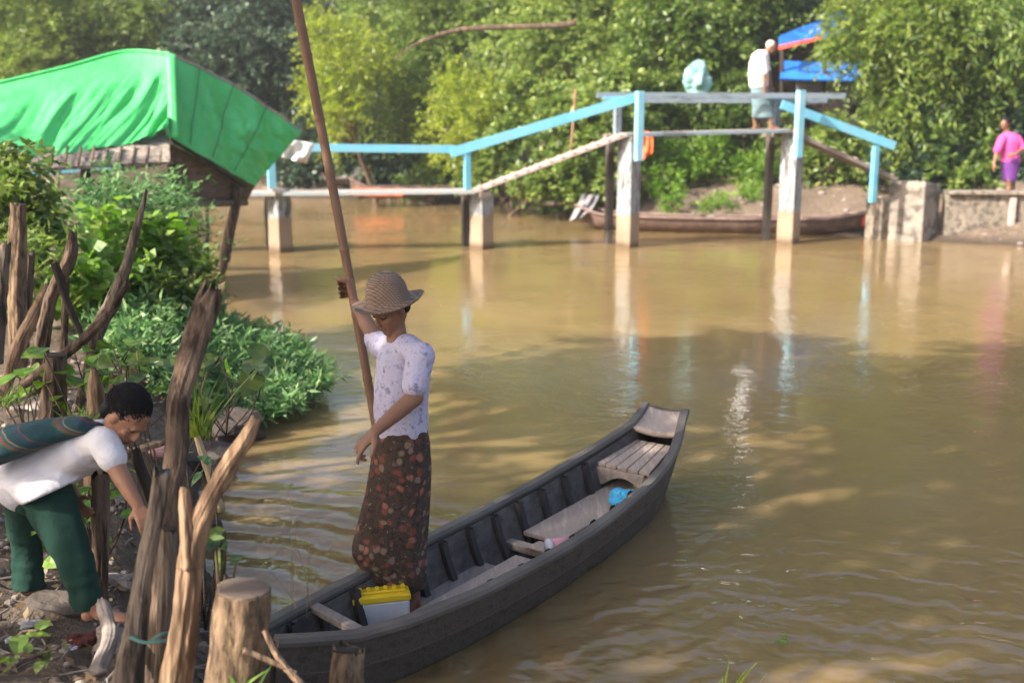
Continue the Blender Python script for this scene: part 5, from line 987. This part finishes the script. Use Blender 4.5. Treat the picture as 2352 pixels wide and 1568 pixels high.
bush('bush', 'feathery fine leaved bush below the side of the green tarpaulin', 'bush', [pb(400, 490, 10.6, .3, .35, .28), pb(340, 490, 10.2, .32, .35, .26), pb(270, 500, 9.8, .28, .3, .24), pb(395, 580, 10.4, .32, .35, .3), pb(350, 560, 10, .36, .4, .3)], 'leaf_weed', 82, leaf=(.10, .022), lai=1.3, k=14, L=.36, droop=.12, cl=.26, upn=1.2)
bush('bush', 'dark leafy bush at the picture edge under the tarpaulin hem', 'bush', [pb(0, 400, 8.4, .2, .25, .22), pb(60, 372, 8.6, .12, .2, .07), pb(-40, 460, 8.2, .3, .3, .3), pb(40, 470, 8.6, .2, .25, .2)], 'leaf_mid', 83, leaf=(.09, .05), lai=2.2, k=9, L=.18, cl=.18)
bush('bush', 'low dark leaves at the water edge beneath the bright broad leaved bush', 'bush', [pb(400, 690, 8.9, .32, .35, .16), pb(300, 720, 8.6, .4, .35, .15), pb(430, 630, 9.3, .2, .2, .22)], 'leaf_mid', 84, leaf=(.09, .05), lai=2.2, k=8, L=.2, cl=.2)
bush('bush', 'tall pale grass like shrub at the left end of the hut', 'bush', [pb(110, 500, 9.9, .3, .3, .24), pb(60, 640, 8.0, .28, .3, .25)], 'leaf_olive', 85, leaf=(.15, .02), lai=1.4, k=12, L=.3, droop=.1, cl=.22)
# ---------------------------------------------------------------- trees and shrubs of the far bank
rg = np.random.default_rng(21)
# tall trees far back: they close the view
BK = [(-21, 40, 8.0, 5.2, 'leaf_olive', 'broad olive green tree at the far left behind the hut'), (-13.5, 43, 6.5, 4.8, 'leaf_mid', 'round green tree behind the ridge of the tarpaulin'), (-6, 44, 5.2, 4.6, 'leaf_dark', 'dark shaded tree behind the bamboo pole'),
      (1.5, 42, 8.5, 5.4, 'leaf_olive', 'tall olive tree behind the lime green branch'), (9, 41, 9.5, 5.6, 'leaf_mid', 'tall green tree behind the level bridge rail'), (17, 40, 9.5, 5.4, 'leaf_olive', 'tall olive tree behind the blue shack'), (25, 38, 8.5, 5.2, 'leaf_mid', 'tall green tree at the far right end of the bank'), (-30, 42, 7, 5.5, 'leaf_mid', 'wide green tree beyond the left edge of the view')]
for x, y, z, r, m, lab in BK:
    b = (x, y, hz(x, y)); bl = [((x, y, z - 1.5), (r, r * .8, r * .75)), ((x + 2.4, y - 1, z + 1.5), (r * .6,) * 3), ((x - 2.4, y - .5, z + .6), (r * .65,) * 3), ((x + .5, y - 2.2, z - 3.5), (r * .8, r * .5, r * .5))]
    tree('broadleaf_tree', lab, 'tree', b, bl, m, rg, .32, 'tall trees closing the far bank', leaf=(.34, .17), lai=1.5, k=9, L=1.1, ncl=4, cl=.75)
def ft(lab, px0, Yb, blobs, mat, seed, nm='tree', cat='tree', tr=.13, group='trees on the far bank', **kw):
    rg = np.random.default_rng(seed); c = A(px0, 400, Yb); return tree(nm, lab, cat, (c[0], c[1], hz(c[0], c[1])), blobs, mat, rg, tr, group, **kw)
LF = dict(leaf=(.17, .075), lai=2.0, k=9, L=.5, ncl=7, cl=.36)
FE = dict(leaf=(.14, .046), lai=1.8, k=16, L=.75, ncl=6, cl=.36, droop=.2)
DR = dict(leaf=(.20, .05), lai=1.8, k=10, L=.6, ncl=8, cl=.42, droop=.7, upn=.6)
ft('sunlit olive tree at the left above the tarpaulin ridge', 60, 31.5, [pb(40, 60, 31, 1.5), pb(140, 30, 32, 1.4), pb(-60, 90, 31, 1.5), pb(60, 140, 30.5, 1.2), pb(150, 110, 31, 1.0), pb(20, 10, 32.5, 1.6)], 'leaf_willow', 101, **FE)
ft('light green tree rising behind the peak of the tarpaulin', 260, 33, [pb(250, 60, 32.5, 1.2), pb(330, 50, 32.5, 1.0), pb(210, 110, 32, .9), pb(290, 10, 33, 1.2), pb(320, 90, 32, .7)], 'leaf_olive', 102, **FE)
ft('bluish dark tree between the tarpaulin and the bamboo pole', 520, 33, [pb(450, 110, 32, 1.3), pb(540, 130, 32, 1.4), pb(480, 200, 32, 1.2), pb(590, 220, 32, 1.2), pb(540, 40, 33, 1.2), pb(430, 40, 33, .9), pb(620, 130, 32.5, 1.0)], 'leaf_blue', 103, **LF)
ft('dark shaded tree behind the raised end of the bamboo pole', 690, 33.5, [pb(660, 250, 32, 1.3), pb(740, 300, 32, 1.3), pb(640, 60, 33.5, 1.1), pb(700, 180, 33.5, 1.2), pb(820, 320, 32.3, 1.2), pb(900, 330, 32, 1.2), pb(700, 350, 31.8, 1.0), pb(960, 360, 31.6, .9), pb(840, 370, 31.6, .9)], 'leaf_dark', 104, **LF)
ft('feathery lime green tree leaning over the low bridge rail', 860, 29.6, [pb(770, 140, 28.2, .45), pb(735, 190, 28, .38), pb(785, 205, 28, .42), pb(745, 250, 27.8, .34), pb(795, 268, 27.8, .26), pb(800, 80, 28.8, .5), pb(850, 120, 28.8, .45), pb(745, 95, 28.6, .38), pb(755, 292, 27.7, .2)], 'leaf_lime', 105, tr=.1, **FE)
ft('yellow green feathery sapling behind the bend of the bridge rail', 1060, 27.5, [pb(1060, 240, 26.5, .42), pb(1110, 245, 26.6, .45), pb(1020, 290, 26.4, .38), pb(1075, 300, 26.4, .45), pb(1045, 345, 26.4, .35), pb(1050, 215, 26.6, .25)], 'leaf_lime', 106, tr=.06, **FE)
ft('sunlit olive tree top centre under the long bare limb', 1010, 31.5, [pb(950, 40, 31, 1.3), pb(1050, 120, 30.5, 1.3), pb(930, 150, 30.5, 1.1), pb(1130, 60, 31, 1.3), pb(980, 220, 30, 1.0), pb(1140, 190, 30, 1.1), pb(880, 230, 30.2, .9), pb(900, 20, 32, 1.2)], 'leaf_olive', 107, **FE)
ft('wide sunlit green tree above the ramp of the bridge', 1290, 28.5, [pb(1230, 110, 28, 1.2), pb(1330, 60, 28.5, 1.3), pb(1400, 140, 27.5, 1.2), pb(1260, 200, 27.3, 1.0), pb(1340, 190, 27.2, .9), pb(1210, 30, 29, 1.2), pb(1450, 60, 28, 1.1), pb(1180, 250, 27.4, .8)], 'leaf_olive', 108, **LF)
ft('mid green tree with small leaves above the level handrail', 1560, 27, [pb(1500, 120, 26.5, 1.0), pb(1580, 150, 26.3, 1.0), pb(1650, 110, 26.5, .9), pb(1540, 50, 27, 1.1), pb(1640, 40, 27.3, 1.1), pb(1680, 175, 26, .6), pb(1480, 190, 26, .7), pb(1730, 30, 27.6, .9)], 'leaf_mid', 109, **LF)
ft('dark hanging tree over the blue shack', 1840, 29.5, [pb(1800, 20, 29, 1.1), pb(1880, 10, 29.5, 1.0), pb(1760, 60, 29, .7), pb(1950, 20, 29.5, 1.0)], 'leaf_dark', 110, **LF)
ft('big sunlit tree with drooping leaves in front of the blue awning', 2090, 24.5, [pb(1960, 85, 23.6, .35), pb(2040, 90, 24, .9), pb(2120, 60, 24, 1.0), pb(2080, 190, 23.6, .7), pb(2140, 160, 23.6, .8), pb(2050, 285, 23.2, .45), pb(1940, 60, 24, .55), pb(2090, 270, 23.4, .5), pb(2200, 110, 23.8, .7)], 'leaf_willow', 111, **DR)
ft('dark tall trunked tree at the right edge above the pink shirted person', 2325, 24.6, [pb(2250, 90, 23.5, .6), pb(2290, 200, 24.8, .8), pb(2230, 230, 24.6, .8), pb(2360, 160, 25, .8), pb(2380, 40, 24.5, .9), pb(2180, 300, 24, .7), pb(2270, 330, 24.2, .6), pb(2360, 330, 24.5, .7), pb(2290, 30, 23.6, .4)], 'leaf_mid', 112, tr=.24, bark='bark_dark', **DR)
mb = MB(); mb.tube(curve([A(1325, 52, 26.4), A(1290, 58, 26.4), A(1200, 62, 26.4), A(1120, 64, 26.4), A(1050, 70, 26.4), A(1000, 84, 26.4), A(950, 104, 26.4), A(905, 138, 26.4)], 30), np.interp(np.linspace(0, 1, 30), [0, .5, 1], [.07, .055, .012]), 9, .10, .10, ridge=.1); tag(put('bare_limb', mb, 'bark', None, True, A(1120, 64, 26.4)), 'long bare brown limb stretching across the sunlit foliage', 'branch')
def fb(lab, blobs, mat, seed, **kw): return bush('shrub', lab, 'shrub', blobs, mat, seed, group='shrubs along the far bank', **kw)
BL = dict(leaf=(.16, .085), lai=2.1, k=7, L=.32, cl=.28, ncl=10)
fb('broad leaved bright shrub under the bridge ramp', [pb(1180, 330, 25.6, .8), pb(1260, 320, 25, .8), pb(1330, 330, 24.6, .8), pb(1230, 380, 24.8, .6), pb(1310, 385, 24.4, .6), pb(1120, 380, 26, .55)], 'leaf_mid', 121, **BL)
fb('sunlit shrub below the upper end of the ramp rail', [pb(1390, 270, 24.6, .9), pb(1330, 250, 25.2, .9), pb(1410, 350, 24, .6), pb(1450, 240, 25, .9)], 'leaf_olive', 122, **BL)
fb('bright grassy shrub on the mud bank between the two tall piers', [pb(1520, 370, 24.9, .45, .4, .42), pb(1590, 365, 25, .55, .5, .42), pb(1650, 372, 24.9, .5, .4, .38), pb(1720, 385, 24.6, .5, .5, .32), pb(1510, 410, 24.5, .3, .3, .25)], 'leaf_bright', 123, leaf=(.2, .035), lai=1.9, k=10, L=.36, droop=.1, cl=.28, ncl=10)
fb('low green plants growing on the bare mud above the long brown boat', [pb(1630, 474, 23.0, .26, .25, .11), pb(1740, 440, 23.8, .3, .3, .18), pb(1680, 455, 23.5, .2, .2, .1), pb(1540, 455, 23.7, .25, .25, .15)], 'leaf_bright', 135, leaf=(.14, .035), lai=1.5, k=9, L=.25, droop=.1, cl=.16, ncl=12)
fb('leafy shrub behind the level bridge deck', [pb(1540, 260, 25.6, .7), pb(1620, 270, 25.6, .7), pb(1700, 270, 25.4, .65), pb(1580, 310, 25.3, .4), pb(1670, 320, 25.2, .4)], 'leaf_mid', 124, **BL)
fb('pale leaved shrub behind the fourth pier', [pb(1790, 345, 24.8, .5), pb(1740, 340, 25, .5), pb(1790, 270, 24.4, .22)], 'leaf_olive', 125, **BL)
fb('green shrub under the descending right rail', [pb(1900, 330, 24.2, .5), pb(1960, 345, 24.2, .42), pb(1890, 375, 24.1, .35), pb(1990, 330, 24.2, .42), pb(1930, 305, 24.4, .35), pb(1850, 380, 24.3, .3)], 'leaf_olive', 126, **BL)
fb('dark shrub behind the abutment block', [pb(2080, 360, 23, .6), pb(2150, 370, 23, .6), pb(2100, 300, 23.4, .6), pb(2200, 390, 22.6, .45)], 'leaf_dark', 127, **BL)
fb('bright shrub by the path left of the pink shirted person', [pb(2230, 350, 22.8, .45), pb(2180, 400, 22.2, .3), pb(2130, 320, 22.8, .45), pb(2250, 410, 21.9, .22)], 'leaf_mid', 128, **BL)
fb('dim leafy shrub behind the pink shirted person', [pb(2340, 300, 23.6, .6), pb(2390, 380, 22.8, .6), pb(2300, 390, 22.9, .5)], 'leaf_dark', 129, **BL)
fb('grass like shrub hanging to the mud at the low bridge bend', [pb(1000, 360, 29.2, .7), pb(1060, 370, 28.6, .6), pb(1100, 330, 28, .6), pb(940, 390, 30, .5)], 'leaf_mid', 130, **BL)
fb('small shrub on the dark mud left of the grey cloth', [pb(1270, 430, 25.6, .4, .4, .3), pb(1330, 430, 25, .4, .4, .28), pb(1230, 445, 26, .25, .3, .15)], 'leaf_mid', 131, **BL)
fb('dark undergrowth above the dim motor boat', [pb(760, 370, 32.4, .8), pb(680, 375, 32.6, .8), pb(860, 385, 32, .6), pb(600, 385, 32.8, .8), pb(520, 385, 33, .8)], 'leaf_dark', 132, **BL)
fb('dark undergrowth seen under the eave of the hut', [pb(420, 390, 33, .9), pb(300, 390, 33, .9), pb(180, 390, 33, .9), pb(60, 385, 33, .9), pb(-60, 385, 33, .9)], 'leaf_mid', 133, **BL)
# the tall crowns above the picture's upper edge, seen mirrored in the river
for i, (x, y, z, r, lab) in enumerate(((-1.5, 31.5, 9.6, 2.3, 'tall spreading tree over the olive tree tops at the middle of the bank'), (3.2, 30, 10.6, 2.6, 'tall tree whose crown rises above the bare limb'), (8.2, 29, 10.8, 2.7, 'tall tree whose crown rises above the level bridge'), (13.0, 28, 10.4, 2.6, 'tall tree whose crown rises above the blue shack'), (17.5, 26.5, 10.0, 2.4, 'tall tree whose crown rises above the right end of the bank'))):
    rg = np.random.default_rng(60 + i); bl = [((x, y, z), (r, r * .8, r * .8)), ((x + r * .9, y - .6, z + 1.2), (r * .7,) * 3), ((x - r * .8, y, z + 1.0), (r * .7,) * 3), ((x + .3, y + .5, z + 2.6), (r * .75,) * 3)]
    tree('tall_tree', lab, 'tree', (x, y, hz(x, y)), bl, 'leaf_olive', rg, .24, 'tall trees closing the far bank', leaf=(.3, .15), lai=1.4, k=9, L=.9, ncl=5, cl=.6)
# small stones and lumps of mud along the far edge
mb = MB(); rg = np.random.default_rng(31)
for k in range(900):
    x = rg.uniform(-7, 14); y = rg.uniform(19, 33); d = sdist(np.array([x]), np.array([y]), FAR)[0]
    if not -.1 < d < 2.2: continue
    r = rg.uniform(.02, .10) * (1.7 if x < 2.6 and x > -1 else 1); mb.ell((x, y, hz(x, y)), np.diag([r, r * rg.uniform(.6, 1), r * .6]) , 7, 5)
tag(put('mud_lumps', mb, 'stone', None, True, (3, 24, 0)), 'stones and lumps of dried mud along the foot of the far bank', 'rubble', None, 'stuff')
# trees of the near bank, left of and behind the camera: they give the dappled shade
for i, (x, y, z, r, lai_, lab) in enumerate(((-7.4, 1.15, 6.9, 1.45, .62, 'leafy shade tree on the near bank beyond the left edge of the view'), (-6.6, 3.9, 7.4, 1.7, 1.3, 'slim shade tree on the near bank closest to the stakes'), (-3.6, -1.5, 7.4, 2.1, 1.2, 'shade tree standing behind the place of the photographer'), (-3.6, 1.3, 7.8, 2.3, 1.2, 'shade tree on the near bank close beside the camera'), (-3.0, 3.0, 8.2, 1.8, 1.2, 'tall shade tree leaning out over the boat landing'), (-6.3, .55, 6.6, .85, 1.2, 'low shade tree on the near bank over the stakes'), (-16.5, 6.8, 8.2, 2.4, 1.2, 'shade tree up the near bank beside the hut'))):
    rg = np.random.default_rng(40 + i); bl = [((x, y, z), (r, r, r * .7)), ((x + r * .8, y - .6, z + .8), (r * .6,) * 3), ((x - r * .7, y + .7, z + .3), (r * .6,) * 3), ((x + .4, y + r * .8, z - .6), (r * .55,) * 3)]
    bx, by = (x, y) if i != 4 else (-5.2, 3.2)
    tree('shade_tree', lab, 'tree', (bx, by, hz(bx, by)), bl, 'leaf_mid', rg, .2, 'shade trees of the near bank', leaf=(.2, .11), lai=lai_, k=8, L=.6, ncl=4, cl=.6)
